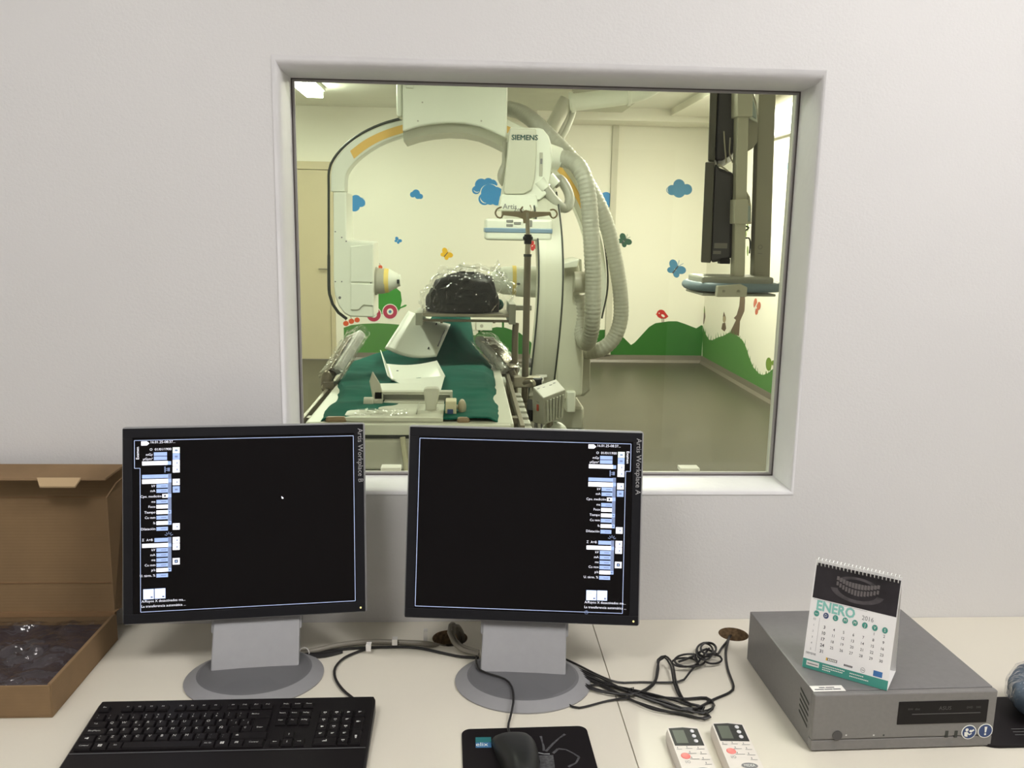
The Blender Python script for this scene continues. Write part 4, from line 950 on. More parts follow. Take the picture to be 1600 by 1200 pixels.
d.poly(LGRN, [(625, 480), (633, 476), (636, 476.5), (634, 479), (626, 482), (621, 488)]); d.circ(LGRN, 597, 486, 4, 5)
for x, y in ((584, 491.5), (609.5, 487)):
    d.circ(WHTD, x, y, 12.3, k=2); d.circ(PINKD, x, y, 11, k=3); d.circ(WHTD, x, y, 5, k=4); d.circ(BLUT, x, y, 2.4, k=5)
d.done('green cart sticker on two raspberry red wheels by the left detector')
n_ = 0
for x, y, r, s_ in ((587, 412.5, 4.4, 'red apple sticker above the cart, next to the left limb of the arch'), (594, 417.5, 3.6, 'smaller orange red fruit sticker just above the yellow banded collimator'),
                    (540.5, 505.5, 4.4, 'leftmost of three apple stickers on the grass edge by the side door'), (549, 502, 4.4, 'middle of three apple stickers on the grass edge by the side door'), (558, 500, 4.2, 'rightmost of three apple stickers, half hidden below the left limb')):
    d = Decal('far'); d.circ(ORGD, x, y, r, r*.92); d.poly(BRND, [(x-.3, y-r), (x-1.6, y-r-2.4), (x-.8, y-r-2.6), (x+.5, y-r)], 1); d.done(s_)
d = Decal('far')
for i in range(20):
    a, b = 2*PI*i/20, 2*PI*(i+1)/20; d.poly(LGRN, [(969+r*.8*math.cos(t), 490+r*1.05*math.sin(t)) for r, t in ((7.5, a), (11, a), (11, b), (7.5, b))])
d.done('green ring sticker behind the right hand hose')
# painted hills on the far wall
d = Decal('far')
d.poly(MGRN, [(537, 512), (549, 508), (566, 506), (590, 505), (610, 506), (640, 509), (680, 516), (700, 513), (712, 512), (716, 518), (724, 523), (734, 524), (745, 523.5), (746, 562), (538, 562)])
d.poly(DGRN, [(744, 522), (757, 515), (776, 511), (790, 512), (812, 520), (830, 535), (836, 562), (744, 562)], 2)
for x in (716, 749, 786): d.poly(DGRN, [(x-1.6, 500), (x+1.6, 500), (x+1.6, 525), (x-1.6, 525)], 3)
d.done('green hill painting on the far wall, left part behind the table')
d = Decal('far')
d.poly(DGRN, [(900, 520), (925, 516), (948, 515), (960, 517.5), (975, 528), (986, 539), (992, 535), (1004, 522), (1014, 511), (1024, 505), (1045, 502), (1058, 502), (1070, 506), (1088, 513), (1096, 508), (1098, 509), (1098, 566), (900, 563)])
d.done('dark green hill painting on the far wall below the red bird')
d = Decal('right')
hill = [(1097.6, 508), (1103, 523), (1108, 531), (1113, 531.5), (1122, 527), (1131, 524.5), (1138, 520), (1144, 521), (1154, 526), (1161, 533), (1166, 544), (1171, 560), (1177, 574), (1186, 584), (1192, 586), (1200, 583), (1207, 577), (1216, 570), (1216, 641), (1097.6, 567)]
d.poly(MGRN, hill); rr = random.Random(5)
for i in range(26):
    x = 1102+i*4.1; ys = [(a, b) for a, b in zip(hill, hill[1:]) if a[0] <= x < b[0]]
    if ys: 
        a, b = ys[0]; y = a[1]+(b[1]-a[1])*(x-a[0])/(b[0]-a[0]); h = rr.uniform(3, 8); l = rr.uniform(-1.5, 1.5); d.poly(MGRN, [(x-.6, y+1.5), (x+.6, y+1.5), (x+l, y-h)])
d.done('lighter green hill painting with grass blades on the right wall')
d = Decal('right'); d.poly(BRND, [(1140, 520.5), (1150, 500), (1146.5, 497), (1151, 492), (1155, 478), (1157, 455), (1155, 430), (1162, 430), (1164, 470), (1163, 486), (1156, 502), (1156, 505), (1154.5, 525)]); d.done('brown leaning tree trunk sticker under the hanging monitors')
d = Decal('right'); d.poly(BRND, [(1098.4, 470), (1101, 480), (1102, 495), (1100, 505), (1098, 508)]); d.poly(OLIV, [(1099, 472), (1101.5, 486), (1100, 490)], 2); d.done('narrow brown tree sticker in the far right corner')
d = Decal('right'); d.poly(BRND, [(1131, 487), (1134, 496), (1134, 500), (1129.5, 500), (1129.5, 494)]); d.circ(TANP, 1131.5, 499, 2.4, 5, 2); d.poly(BRND, [(1129, 505), (1133, 504), (1134.5, 513), (1132, 518), (1127, 514)]); d.done('slender brown squirrel-like sticker on the right wall hill')
d = Decal('right')
for x, y, rx, ry, a in ((1180, 474, 2.6, 8, .1), (1185.5, 478, 3, 6.5, .1), (1182, 487, 2.2, 5, .1)): d.circ(PINKD if 0 else mat('faded_red_decal', (.55, .13, .07), .5), x, y, rx, ry, 1, 16, a)
d.poly(WHTD, [(1178, 482), (1184, 471), (1184.6, 472), (1179, 484)], 2); d.done('faded red butterfly sticker on the right wall below the bumper ring')
d = Decal('right')
for x, y, rx, ry in ((1201, 569, 4.6, 10.5), (1207.5, 567, 2.2, 4)): d.circ(OLIV, x, y, rx, ry)
d.poly(OLIV, [(1196.5, 580), (1197.5, 580), (1198, 585), (1197, 585)]); d.done('olive green snail-shaped sticker low at the right edge of the window')
d = Decal('right')
for x, y, rx, ry in ((1232, 276, 2.6, 5.5), (1231, 262, 1, 8), (1236, 284, 4, 9), (1232, 296, 2, 7)): d.circ(BLUT, x, y, rx, ry)
d.done('blue cloud sticker high on the right wall at the window edge')
d = Decal('right')
for x, y, rx, ry in ((1158.5, 420, 1.4, 5), (1162, 419, 1.2, 4.5), (1160, 425, 3, 2.4)): d.circ(YELD, x, y, rx, ry)
for x, y, rx, ry in ((1165, 365, 1.2, 6), (1168, 355, 1, 7), (1168, 392, 1, 8), (1163, 305, 1, 7)): d.circ(OLIV, x, y, rx, ry)
d.done('yellow and olive leaf stickers seen between the suspension posts')
# sockets on the far wall
a = P(743, 509, FY); t = thing('wall_socket', 'white double wall socket low on the far wall under the tray', 'socket', (a.x, FY, a.z))
for k in (-1, 1): 
    MB().bx(a.x+k*.10-.09, a.x+k*.10+.09, FY-.018, FY-.005, a.z-.05, a.z+.05).build('socket_plate', EQW, t, bevel=.004)
    MB().cyl((a.x+k*.10-.03, FY-.019, a.z), (a.x+k*.10-.03, FY-.017, a.z), .02).build('socket_face', EQG, t)

# ------------------------------------------------------------------ lateral plane: ceiling-hung arch
Yc = 6.5
arch = thing('ceiling_gantry', 'large white arch hung from the ceiling carriage, with amber guide tracks', 'x-ray arch', (.03, Yc, 2.3))
def tow(L, Y): return [P(x, y, Y) for x, y in L]
def resamp(L, n):
    pts = catmull(L, .01); ds = [0]
    for a, b in zip(pts, pts[1:]): ds.append(ds[-1]+(b-a).length)
    out = []; j = 0
    for i in range(n):
        t_ = ds[-1]*i/(n-1)
        while j < len(ds)-2 and ds[j+1] < t_: j += 1
        k = (t_-ds[j])/max(1e-9, ds[j+1]-ds[j]); out.append(pts[j].lerp(pts[j+1], min(1, max(0, k))))
    return out
outer = [(519, 300), (520, 265), (528, 248), (545, 229), (570, 211), (600, 197.5), (630, 188), (670, 178), (712, 174), (755, 178), (796, 190), (835, 212), (868, 240), (897, 277), (920, 320), (936, 365), (944, 410), (945, 450), (937, 493)]
inner = [(541, 300), (541, 284), (544, 270), (557, 253), (577, 237), (602, 223), (634, 212.5), (670, 205), (712, 200.5), (750, 205), (785, 217), (818, 236), (848, 259), (875, 289), (896, 325), (911, 364), (919, 404), (921, 440), (915, 482)]
def band(lo, li, y0, y1, n, m, name, parent, bev=0, label=None):
    a0, b0 = resamp(tow(lo, Yc), n), resamp(tow(li, Yc), n); q = MB()
    q.loft([[Vector((a.x, y0, a.z)), Vector((a.x, y1, a.z)), Vector((b.x, y1, b.z)), Vector((b.x, y0, b.z))] for a, b in zip(a0, b0)])
    return q.build(name, m, parent, smooth=True, bevel=bev, angle=30, label=label)
band(outer, inner, Yc-.07, Yc+.10, 72, EQW, 'arch_rail', arch, .006)
mix = lambda k: [(o[0]+(i[0]-o[0])*k, o[1]+(i[1]-o[1])*k) for o, i in zip(outer, inner)]
band(mix(.34)[3:7]+mix(.34)[7:8], mix(.84)[3:7]+mix(.84)[7:8], Yc-.074, Yc-.06, 20, YEL, 'guide_track', arch, 0, 'amber guide track on the left')
band(mix(.32)[9:18], mix(.66)[9:18], Yc-.074, Yc-.06, 40, YEL, 'guide_track', arch, 0, 'amber guide track on the right')
q = MB(); q.tube([p+Vector((-.004, -.075, .0)) for p in tow([(517, 400), (517, 300), (517.5, 268), (525, 249), (543, 228), (568, 210), (598, 196), (632, 186)], Yc)], .010, n=6, step=.04); q.build('drive_belt', RUB, arch, smooth=True)
q = MB(); q.tube([p+Vector((.004, -.075, .0)) for p in tow([(897, 272), (921, 318), (938, 365), (945, 410), (946, 450), (937, 496)], Yc)], .007, n=6, step=.04); q.build('drive_belt', RUB, arch, smooth=True)
q = MB(); q.tube([p+Vector((-.004, -.075, .0)) for p in tow([(517, 398), (517, 440), (518, 458), (523, 474), (532, 487), (545, 497)], Yc)], .012, n=6, step=.04); q.build('drive_belt', RUB, arch, smooth=True)
# carriage under the ceiling
a, b = P(629, 190, 6.2), P(792, 200, 6.2)
archlow = [(629, 208), (650, 201), (672, 196.5), (700, 194), (725, 195), (750, 200), (772, 209), (792, 219)]
q = MB(); top = [P(629, 137, 6.2), P(792, 145, 6.2)]
lowp = [Vector((p.x, 6.2, p.z)) for p in tow(archlow, 6.2)]
q.prism([Vector((a.x, 6.2, 2.62))]+[Vector((p.x, 6.2, p.z+.01)) for p in lowp]+[Vector((b.x, 6.2, 2.62))], (0, .62, 0)); q.build('carriage_cover', EQW, arch, bevel=.012, smooth=True)
q = MB(); q.loft([[Vector((p.x, 6.24, p.z+.02)), Vector((p.x, 6.76, p.z+.02)), Vector((p.x, 6.72, p.z-.045)), Vector((p.x, 6.30, p.z-.045))] for p in lowp]); q.build('carriage_lip', EQW2, arch, smooth=True)
MB().bx(a.x-.045, a.x-.004, 6.24, 6.8, 2.27, 2.56).build('side_cover', EQW, arch, bevel=.018)
MB().bx(a.x+.06, b.x-.05, 6.28, 6.8, 2.62, 2.70).build('ceiling_mount', EQW2, arch, bevel=.004)
q = MB()
for x, y in ((653, 189), (752, 189), (660, 160)): p = P(x, y, 6.199); q.cyl(p, p-Vector((0, .003, 0)), .006, n=10)
q.build('screw', EQG, arch)
p0 = P(640, 134, 6.19); MB().box(p0, (.05, .02, .03)).build('position_marker', EQW, arch, bevel=.003)
# lateral detector on the left limb
lim = [(521, 300), (521, 440), (523, 462), (529, 478), (538, 490), (547, 495), (584, 496), (584, 379), (543, 376), (541, 372), (541, 300)]
q = MB(); q.prism([Vector((p.x, Yc-.12, p.z)) for p in tow(lim, Yc-.12)], (0, .36, 0)); q.build('detector_housing', EQW, arch, bevel=.010, smooth=True)
q = MB(); q.prism([Vector((p.x, Yc-.135, p.z)) for p in tow([(548, 385), (583, 381), (583, 441), (548, 440)], Yc-.13)], (0, .02, 0)); q.prism([Vector((p.x, Yc-.135, p.z)) for p in tow([(548, 443), (583, 444), (583, 478), (568, 476), (560, 484), (548, 484)], Yc-.13)], (0, .02, 0)); q.build('housing_panel', EQW, arch, bevel=.004)
q = MB()
for x, y in ((531, 465), (524, 440), (534, 440), (579.5, 442), (541, 377), (524, 362), (534, 371)): p = P(x, y, Yc-.121); q.cyl(p+Vector((0, .002, 0)), p-Vector((0, .004, 0)), .010 if x == 531 else .005, n=10)
q.build('screw', SILVERD, arch)
def cone(x0, x1, yc, prof, Y, name, m, label=None):
    a, b = P(x0, yc, Y), P(x1, yc, Y); d_ = Vector((b.x-a.x, 0, 0)); L_ = d_.length
    q = MB(); q.lathe(Vector((a.x, Y, a.z)), d_, [(t_*L_, r) for t_, r in prof], 32); return q.build(name, m, arch, smooth=True, label=label)
Yk = Yc+.02
cone(584, 602, 439, [(0, .105), (.3, .105), (.32, .098), (1, .092)], Yk, 'collimator_base', EQG)
cone(601, 608, 438.5, [(0, .0935), (1, .0885)], Yk, 'yellow_ring', YELL)
cone(608, 626, 438, [(0, .087), (.55, .060), (.75, .052), (.76, .046), (1, .044)], Yk, 'collimator_cone', EQW)
p = P(622, 440, Yk-.05); MB().box(p, (.018, .012, .03)).build('dark_window', RUB, arch)
cone(767, 800, 438, [(0, .05), (.25, .085), (.6, .105), (1, .11)], Yk, 'tube_nose', EQW)
cone(800, 806, 438, [(0, .111), (1, .111)], Yk, 'yellow_ring', YELL)
cone(806, 845, 440, [(0, .112), (.5, .118), (1, .118)], Yk, 'tube_housing', EQW)
p = P(810, 443.5, Yk-.117); MB().ell(p, (.014, .008, .008)).build('aiming_window', SILVERD, arch, smooth=True)
q = MB(); q.prism([Vector((p.x, Yc-.10, p.z)) for p in tow([(880, 408), (906, 404), (908, 440), (906, 480), (896, 500), (884, 500), (880, 470)], Yc)], (0, .25, 0)); q.build('right_limb_housing', EQW, arch, bevel=.01, smooth=True)

# ------------------------------------------------------------------ frontal plane: floor-mounted C-arm with lettered detector head
Yh = 5.9
fl = thing('floor_gantry', 'floor-standing white C-arm with lettered detector head and vertical limb', 'x-ray arm', (.75, 6.4, 0))
def hpz(L, Y0, dY, name, m, bev=.008, label=None, shift=None):
    q = MB(); q.prism([Vector((p.x, Y0, p.z)) for p in tow(L, Y0)], (0, dY, 0)); return q.build(name, m, fl, bevel=bev, smooth=True, label=label)
hpz([(797, 199), (842, 199.5), (849, 202), (857, 212), (861, 224), (863, 250), (862, 262), (857, 300), (845, 312), (786, 309), (785, 303), (791, 260)], Yh+.02, .30, 'head_body', EQW, .014)
hpz([(796.5, 200.5), (838, 201), (839, 240), (836, 280), (831, 297), (820, 303), (788, 303), (787, 298), (791, 255)], Yh, .04, 'head_front_cover', EQW2, .008)
hpz([(784, 303), (838, 304), (843, 330), (779, 329)], Yh+.01, .28, 'head_collar', EQW, .010)
q = MB(); p = P(799.5, 218.5, Yh-.0015); [q.text('SIEMENS', .0475, p+Vector((dx, -abs(dx)*.2, dz)), (1, 0, .012), (0, 0, 1)) for dx, dz in ((-.0016, 0), (0, .0012), (.0016, 0), (.0006, -.0012))]; q.build('lettering', mat('teal_black_lettering', (.02, .10, .09), .5), fl)
q = MB(); p = P(785.5, 326, Yh+.007); q.text('Artis', .048, p, (1, 0, -.02), (0, 0, 1), bold=.01); p = P(803, 330.5, Yh+.007); q.text('zee', .05, p, (1, 0, -.02), (0, 0, 1)); q.build('model_lettering', GINK, fl)
q = MB(); p = P(846.5, 240, Yh+.06)
q.bx(P(843.5, 238, Yh).x, P(848.5, 238, Yh).x, Yh+.012, Yh+.03, P(846, 275, Yh).z, P(846, 238, Yh).z); q.build('side_slot', EQG, fl, bevel=.002)
q = MB(); p = P(846, 252, Yh+.01); q.box(p, (.014, .006, .035)); q.build('latch', SILVERD, fl, bevel=.002)
# striped flat detector under the head
x0, x1 = P(758.5, 358, Yh-.1).x, P(862, 360, Yh-.1).x; z1, z0 = P(810, 342, Yh-.1).z, P(810, 376, Yh-.1).z
q = MB(); q.bx(x0, x1, Yh-.12, Yh+.32, z0, z1); q.build('flat_detector', EQW, fl, bevel=.018, seg=4, smooth=True)
q = MB(); q.bx(x0-.004, x1+.004, Yh-.125, Yh+.325, P(810, 364, Yh-.1).z, P(810, 356.5, Yh-.1).z)
sm = mat('blue_stripe', (.20, .30, .42), .4); q.build('blue_stripe', sm, fl, bevel=.006)
q = MB(); q.bx(P(785, 330, Yh).x, P(835, 330, Yh).x, Yh+.03, Yh+.2, z1-.01, P(810, 326, Yh).z); q.build('detector_neck', EQW2, fl, bevel=.006)
for x, y, w_, h_ in ((796.5, 345.5, .046, .017), (796.5, 352, .046, .017), (808.5, 348.8, .046, .017), (829.5, 349.3, .017, .044)):
    p = P(x, y, Yh-.121); q = MB(); q.box(p, (w_, .008, h_)); q.build('control_key', mat('key_grey', (.26, .26, .25), .5), fl, bevel=.003)
# hose sockets on the head
def socket(a, b, r0, r1): MB().cyl(a, b, r0, r1, 24).build('hose_socket', EQW, fl, smooth=True, bevel=.004)
socket(P(851, 243, Yh+.12), P(874, 249, Yh+.14), .088, .078); socket(P(842, 282, Yh+.05), P(852, 295, Yh+.05), .048, .044); socket(P(856, 277, Yh+.12), P(868, 290, Yh+.12), .046, .042)
# limb seen edge on
def limb(cl, wd, Ys, dep, name, m, bev=.01):
    q = MB(); rings = []
    pts = [P(x, y, Y) for (x, y), Y in zip(cl, Ys)]
    pts = resamp(pts, 30)
    for i, p in enumerate(pts):
        t_ = i/29; w2 = wd/2*(1 if callable(wd) is False else 1); t2 = (pts[min(29, i+1)]-pts[max(0, i-1)]); t2.x = 0; t2.normalize(); nb = Vector((0, -t2.z, t2.y)) if t2.z < 0 else Vector((0, t2.z, -t2.y))
        rings.append([p+Vector((-w2, 0, 0)), p+Vector((w2, 0, 0)), p+Vector((w2, 0, 0))+nb*dep, p+Vector((-w2, 0, 0))+nb*dep])
    q.loft(rings); return q.build(name, m, fl, bevel=bev, smooth=True)
cl = [(838, 262), (851, 300), (858, 350), (861, 400), (861, 450), (858, 500), (853, 550), (847, 600), (842, 640), (838, 660)]
Ys = [6.10, 5.98, 5.84, 5.74, 5.70, 5.70, 5.74, 5.82, 5.92, 6.0]
limb(cl, .175, Ys, .16, 'c_limb', EQW2)
def off(k): return [(x+k, y) for x, y in cl]
for k in (-19.5, 18.5):
    MB().tube([P(x, y, Y-.004) for (x, y), Y in zip(off(k)[1:], Ys[1:])], .006, n=6, step=.04).build('limb_seam', RUB, fl, smooth=True)
q = MB(); p = P(855, 432, 5.72); 
# x-ray tube under the table end of the limb
a, b = P(778, 589, 5.9), P(846, 590, 5.9)
q = MB(); q.lathe(a, b-a, [(0, .04), (.02, .06), (.06, .068), (.27, .068), (.30, .06)], 28); q.build('lower_tube_housing', EQW, fl, smooth=True)
MB().bx(a.x+.06, b.x, 5.85, 6.0, a.z-.13, a.z-.05).build('lower_tube_mount', EQG, fl, bevel=.01)
p = P(828, 567, 5.8); MB().cyl(p-Vector((.05, 0, 0)), p+Vector((.03, 0, 0)), .032).build('limb_knob', mat('knob_grey', (.16, .15, .14), .5), fl, smooth=True)
# pedestal
q = MB(); q.prism([Vector((p.x, 6.15, p.z)) for p in tow([(879, 412), (903, 409), (906, 420), (908, 500), (912, 560), (910, 618), (895, 624), (866, 622), (868, 520), (878, 470)], 6.15)], (0, .55, 0)); q.build('pedestal_body', EQW2, fl, bevel=.025, seg=3, smooth=True)
q = MB(); q.prism([Vector((p.x, 6.30, p.z)) for p in tow([(905, 470), (920, 545), (923, 560), (922, 612), (912, 620), (900, 620), (902, 500)], 6.30)], (0, .4, 0)); q.build('pedestal_flank', EQG, fl, bevel=.02, smooth=True)
q = MB(); q.prism([Vector((p.x, 6.05, p.z)) for p in tow([(880, 411), (906, 404), (902, 417), (880, 420)], 6.05)], (0, .4, 0)); q.build('pedestal_cap', EQW, fl, bevel=.008)
a = P(905, 441, 6.1); MB().cyl(a-Vector((.04, 0, 0)), a+Vector((.05, 0, 0)), .075).build('pivot_boss', EQG, fl, smooth=True, bevel=.01)
q = MB(); a = P(886, 640, 6.3); q.bx(P(872, 640, 6.3).x, P(913, 640, 6.3).x, 6.3, 7.0, .02, .20); q.build('foot_block', EQG, fl, bevel=.02, smooth=True)
q = MB(); q.bx(P(868, 640, 6.25).x, P(917, 640, 6.25).x, 6.25, 7.1, 0, .022); q.build('floor_plate', RUB, fl, bevel=.01)
q = MB(); q.bx(P(885, 640, 6.1).x, P(899, 640, 6.1).x, 6.1, 6.3, P(890, 645, 6.1).z, P(890, 612, 6.1).z); q.build('service_box', EQW, fl, bevel=.01, smooth=True)
for k, (x, y) in enumerate(((846, 583), (843.5, 592), (842, 597))):
    p = P(x, y, 5.80); 
    q = MB(); q.box(p-Vector((0, .006+k*.001, 0)), ((.075, .052, .045)[k], .002, (.055, .03, .02)[k])); q.build('warning_label', PAPER, fl)
# ribbed hoses
def hose(name, label, pts, r, m=HOSE, parent=None, pitch=.028, rib=.045, n=16):
    q = MB(); q.tube([P(x, y, Y) for x, y, Y in pts], r, n=n, step=.009, rib=rib, pitch=pitch); c = P(*pts[len(pts)//2])
    if parent: return q.build(name, m, parent, smooth=True, angle=80)
    q.bm.transform(Matrix.Translation(-c)); o = q.build(name, m, None, smooth=True, angle=80); o.location = c; return tag(o, label, 'hose')
hose('supply_hose', None, [(866, 247, Yh+.13), (885, 249, 6.0), (900, 256, 5.95), (911, 273, 5.9), (918, 300, 5.88), (922, 340, 5.88), (925, 390, 5.88), (927, 440, 5.9), (926, 490, 5.92), (923, 520, 5.98), (917, 536, 6.05), (910, 525, 6.15), (905, 500, 6.2), (902, 460, 6.2)], .057, parent=fl)
hose('supply_hose', None, [(850, 292, Yh+.05), (862, 308, 5.95), (872, 319, 5.95), (880, 325, 5.98), (888, 322, 6.0), (890, 308, 6.03), (884, 292, 6.05), (874, 280, 6.06), (866, 288, 6.03)], .034, parent=fl, pitch=.018)
hose('ceiling_supply_hose', 'long ribbed hose looping from the ceiling carriage down past the gantry to the pedestal', [(796, 170, 6.75), (815, 176, 6.6), (838, 193, 6.45), (864, 218, 6.4), (892, 247, 6.35), (917, 285, 6.3), (938, 325, 6.25), (952, 365, 6.25), (962, 410, 6.25), (969, 455, 6.25), (970, 495, 6.25), (961, 525, 6.25), (944, 543, 6.25), (924, 549, 6.28), (906, 548, 6.32), (895, 540, 6.4)], .056)
# small bent arm left of the head
MB().tube([P(x, y, 6.05) for x, y in ((789, 222), (788, 245), (790, 257), (786, 270), (784, 280), (787, 290))], lambda u: .016+.02*max(0, math.sin(PI*max(0, (u-.35)/.65))), n=10, step=.02).build('bracket_arm', EQG, fl, smooth=True)
# overhead hose on its ceiling cable carrier
t = thing('overhead_hose', 'thick smooth hose running under the ceiling with clamp rings and ribbed branches', 'hose', P(950, 155, 6.9))
MB().tube([P(x, y, Y) for x, y, Y in ((892, 160, 6.9), (905, 159, 6.88), (930, 156, 6.85), (955, 153, 6.8), (980, 149, 6.75), (1003, 143, 6.7), (1022, 133, 6.65), (1040, 120, 6.6))], .066, n=20, step=.04).build('main_hose', EQW, t, smooth=True)
for x, y, Y, dx in ((893, 160, 6.9, 1), (980, 149, 6.75, 1)):
    a = P(x-2, y+.3, Y); b = P(x+3, y-.5, Y); MB().cyl(a, b, .078, n=28).build('clamp_ring', EQW, t, smooth=True, bevel=.004)
MB().tube([P(x, y, Y) for x, y, Y in ((886, 156, 6.9), (880, 166, 6.9), (872, 182, 6.9), (864, 197, 6.9), (858, 208, 6.92))], .058, n=16, step=.03).build('branch_sleeve', EQG, t, smooth=True)
for pts in ([(890, 165, 6.93), (886, 180, 6.95), (879, 197, 6.95), (872, 212, 6.95)], [(895, 172, 6.93), (891, 185, 6.95), (884, 202, 6.95), (876, 216, 6.95)]):
    hose('ribbed_branch', None, pts, .030, parent=t, pitch=.022)
MB().tube([P(x, y, 6.95) for x, y in ((895, 146), (920, 143), (950, 141))], .03, n=10, step=.03).build('side_hose', EQG, t, smooth=True)
# ------------------------------------------------------------------ patient table with its head end toward the window
TZ = 1.0
tb = thing('patient_table', 'long narrow patient table with cream top, its head end close to the window', 'table', (-.145, 3.2, 0))
TX0, TX1 = -.425, .137
q = MB(); q.prism([(TX0, 2.27, TZ), (TX1, 2.27, TZ), (TX1, 3.25, TZ), (TX1-.13, 3.45, TZ), (TX1-.13, 5.2, TZ), (TX0+.13, 5.2, TZ), (TX0+.13, 3.45, TZ), (TX0, 3.25, TZ)], (0, 0, -.035)); q.build('tabletop', EQW2, tb, bevel=.006)
MB().bx(TX0+.02, TX1-.02, 2.245, 3.0, .876, .958).build('end_housing', EQG, tb, bevel=.006)
MB().bx(TX0+.01, TX1-.01, 2.25, 2.27, TZ-.030, TZ-.001).build('end_strip', EQW2, tb, bevel=.003)
MB().bx(TX0+.02, TX1-.02, 2.262, 2.30, .955, .968).build('end_groove', RUB, tb)
MB().bx(TX0+.03, TX1-.03, 2.258, 3.0, .70, .872).build('lower_housing', EQG, tb, bevel=.006)
MB().bx(TX0+.08, TX1-.08, 2.6, 3.4, .05, .70).build('pedestal', EQW, tb, bevel=.03)
MB().bx(TX0-.02, TX1+.02, 2.4, 3.8, 0, .05).build('base_plate', EQG, tb, bevel=.01)
for x_, nm in ((TX0-.030, 'left'), (TX1+.018, 'right')):
    q = MB(); q.bx(x_, x_+.012, 2.28, 3.35, TZ-.035, TZ-.008)
    for y in (2.4, 2.8, 3.2): q.bx(min(x_, x_+.012) if nm == 'right' else x_+.010, x_+.032 if nm == 'left' else x_+.002, y-.015, y+.015, TZ-.03, TZ-.013)
    if nm == 'right':
        q.bx(TX1-.002, x_+.002, 2.395, 2.425, TZ-.03, TZ-.013); q.bx(TX1-.002, x_+.002, 3.18, 3.21, TZ-.03, TZ-.013)
    q.build('accessory_rail', STEELD, tb, bevel=.002)
# ribbed light and dark blocks of the drive beside the right rail
for k in range(8):
    y = 2.30+k*.085
    MB().bx(TX1+.034, TX1+.062, y, y+.05, TZ-.07, TZ-.045).build('rail_block', EQG if k % 2 else EQW2, tb, bevel=.004)
MB().bx(TX1+.030, TX1+.064, 2.27, 3.02, TZ-.09, TZ-.071).build('rail_channel', RUB, tb)
p = P(700, 733, 2.2); 
MB().tube([P(629, 683, 2.235), P(631, 700, 2.225), P(634, 722, 2.20), P(636, 745, 2.18)], .0075, n=8, step=.02).build('hanging_cord', mat('pale_cord', (.42, .40, .28), .5), tb, smooth=True)
# green drape
def drape(u, v):
    Y = 2.282+v*1.95; xl, xr = -.400, .106
    if Y < 2.7: xr = .104+.005*math.sin(Y*21)
    if Y > 2.95: xr -= .0; 
    xl -= .052*smooth01((Y-2.6)/.3)
    s = smooth01((Y-3.2)/.35); xl = xl+s*.20; xr = xr-s*.065
    x = xl+(xr-xl)*u; e = min(u, 1-u)
    z = TZ+.010 + .007*noise.noise(Vector((x*5, Y*8, 1))) + .0035*noise.noise(Vector((x*16, Y*22, 4)))
    bump_ = smooth01((Y-3.15)/.45)*(1-smooth01((Y-3.95)/.35))
    ridge = math.exp(-((x+.055)/.085)**2)
    z += .175*bump_*ridge + .045*bump_
    z += .02*math.exp(-((x-.02)/.14)**2-((Y-2.95)/.22)**2)
    if e < .06: z -= (.06-e)/.06*(.018+.05*smooth01((Y-2.6)/.3)*(u < .5)+.06*smooth01((Y-3.3)/.2))
    return Vector((x, Y, z))
def smooth01(t): t = min(1, max(0, t)); return t*t*(3-2*t)
q = MB(); q.grid(drape, 60, 150); o = q.build('drape', GREEN, None, smooth=True, solid=.003); tag(o, 'creased dark green cloth drape covering the patient table', 'drape')

# ------------------------------------------------------------------ head holder clamped on the near end of the table
hh = thing('head_holder', 'cream head holder unit with clamp knobs at the near end of the table', 'holder', (-.17, 2.42, TZ))
def hb(L, Y0, dY, name, m=EQW2, bev=.003, label=None):
    q = MB(); q.prism([Vector((p.x, Y0, p.z)) for p in [P(x, y, Y0) for x, y in L]], (0, dY, 0)); return q.build(name, m, hh, bevel=bev, label=label)
def zc(y, Y): return P(640, y, Y).z
x0, x1 = P(541, 650, 2.33).x, P(693, 650, 2.33).x
q = MB(); prof = [(2.278, TZ+.012), (2.278, zc(659, 2.278)), (2.29, zc(652, 2.29)), (2.32, zc(645.5, 2.32)), (2.36, zc(641, 2.36)), (2.44, zc(639.5, 2.44)), (2.47, zc(639, 2.47)), (2.47, TZ+.012)]
rings = [[Vector((x, y, TZ+.012+(z-TZ-.012)*k)) for y, z in prof] for x, k in ((x0, .55), (x0+.008, .85), (x0+.022, 1), (x1, 1))]
q.loft(rings); q.build('clamp_body', EQW2, hh, smooth=True, angle=40)
q = MB(); a, b = P(637, 645, 2.34), P(668, 645, 2.34); q.bx(P(652, 650, 2.33).x-.002, P(652, 650, 2.33).x, 2.30, 2.46, TZ+.02, zc(643, 2.34)+.001); q.build('body_seam', EQG, hh)
q = MB(); xa, xb = P(556, 650, 2.33).x, P(638, 650, 2.33).x
q.grid(lambda u, v: Vector((xa+(xb-xa)*u, 2.285+v*.07, zc(658-17*math.sin(v*PI/2), 2.285+v*.07)+.004+.002*noise.noise(Vector((u*9, v*6, 2))))), 30, 12); q.build('clear_film', FILM2, hh, smooth=True)
MB().cyl(P(569, 632, 2.47), P(584, 632, 2.47), .022, n=24).build('end_drum', EQW2, hh, smooth=True, bevel=.003)
MB().cyl(P(584, 632, 2.47), P(598, 632, 2.47), .016, n=24).build('drum_collar', EQG, hh, smooth=True)
hb([(599, 628), (599, 642), (694, 642), (694, 629)], 2.47, .04, 'cross_bar')
hb([(584, 612), (707, 612), (707, 626), (703, 626), (703, 616), (598, 616), (598, 640), (584, 640)], 2.50, .03, 'u_frame')
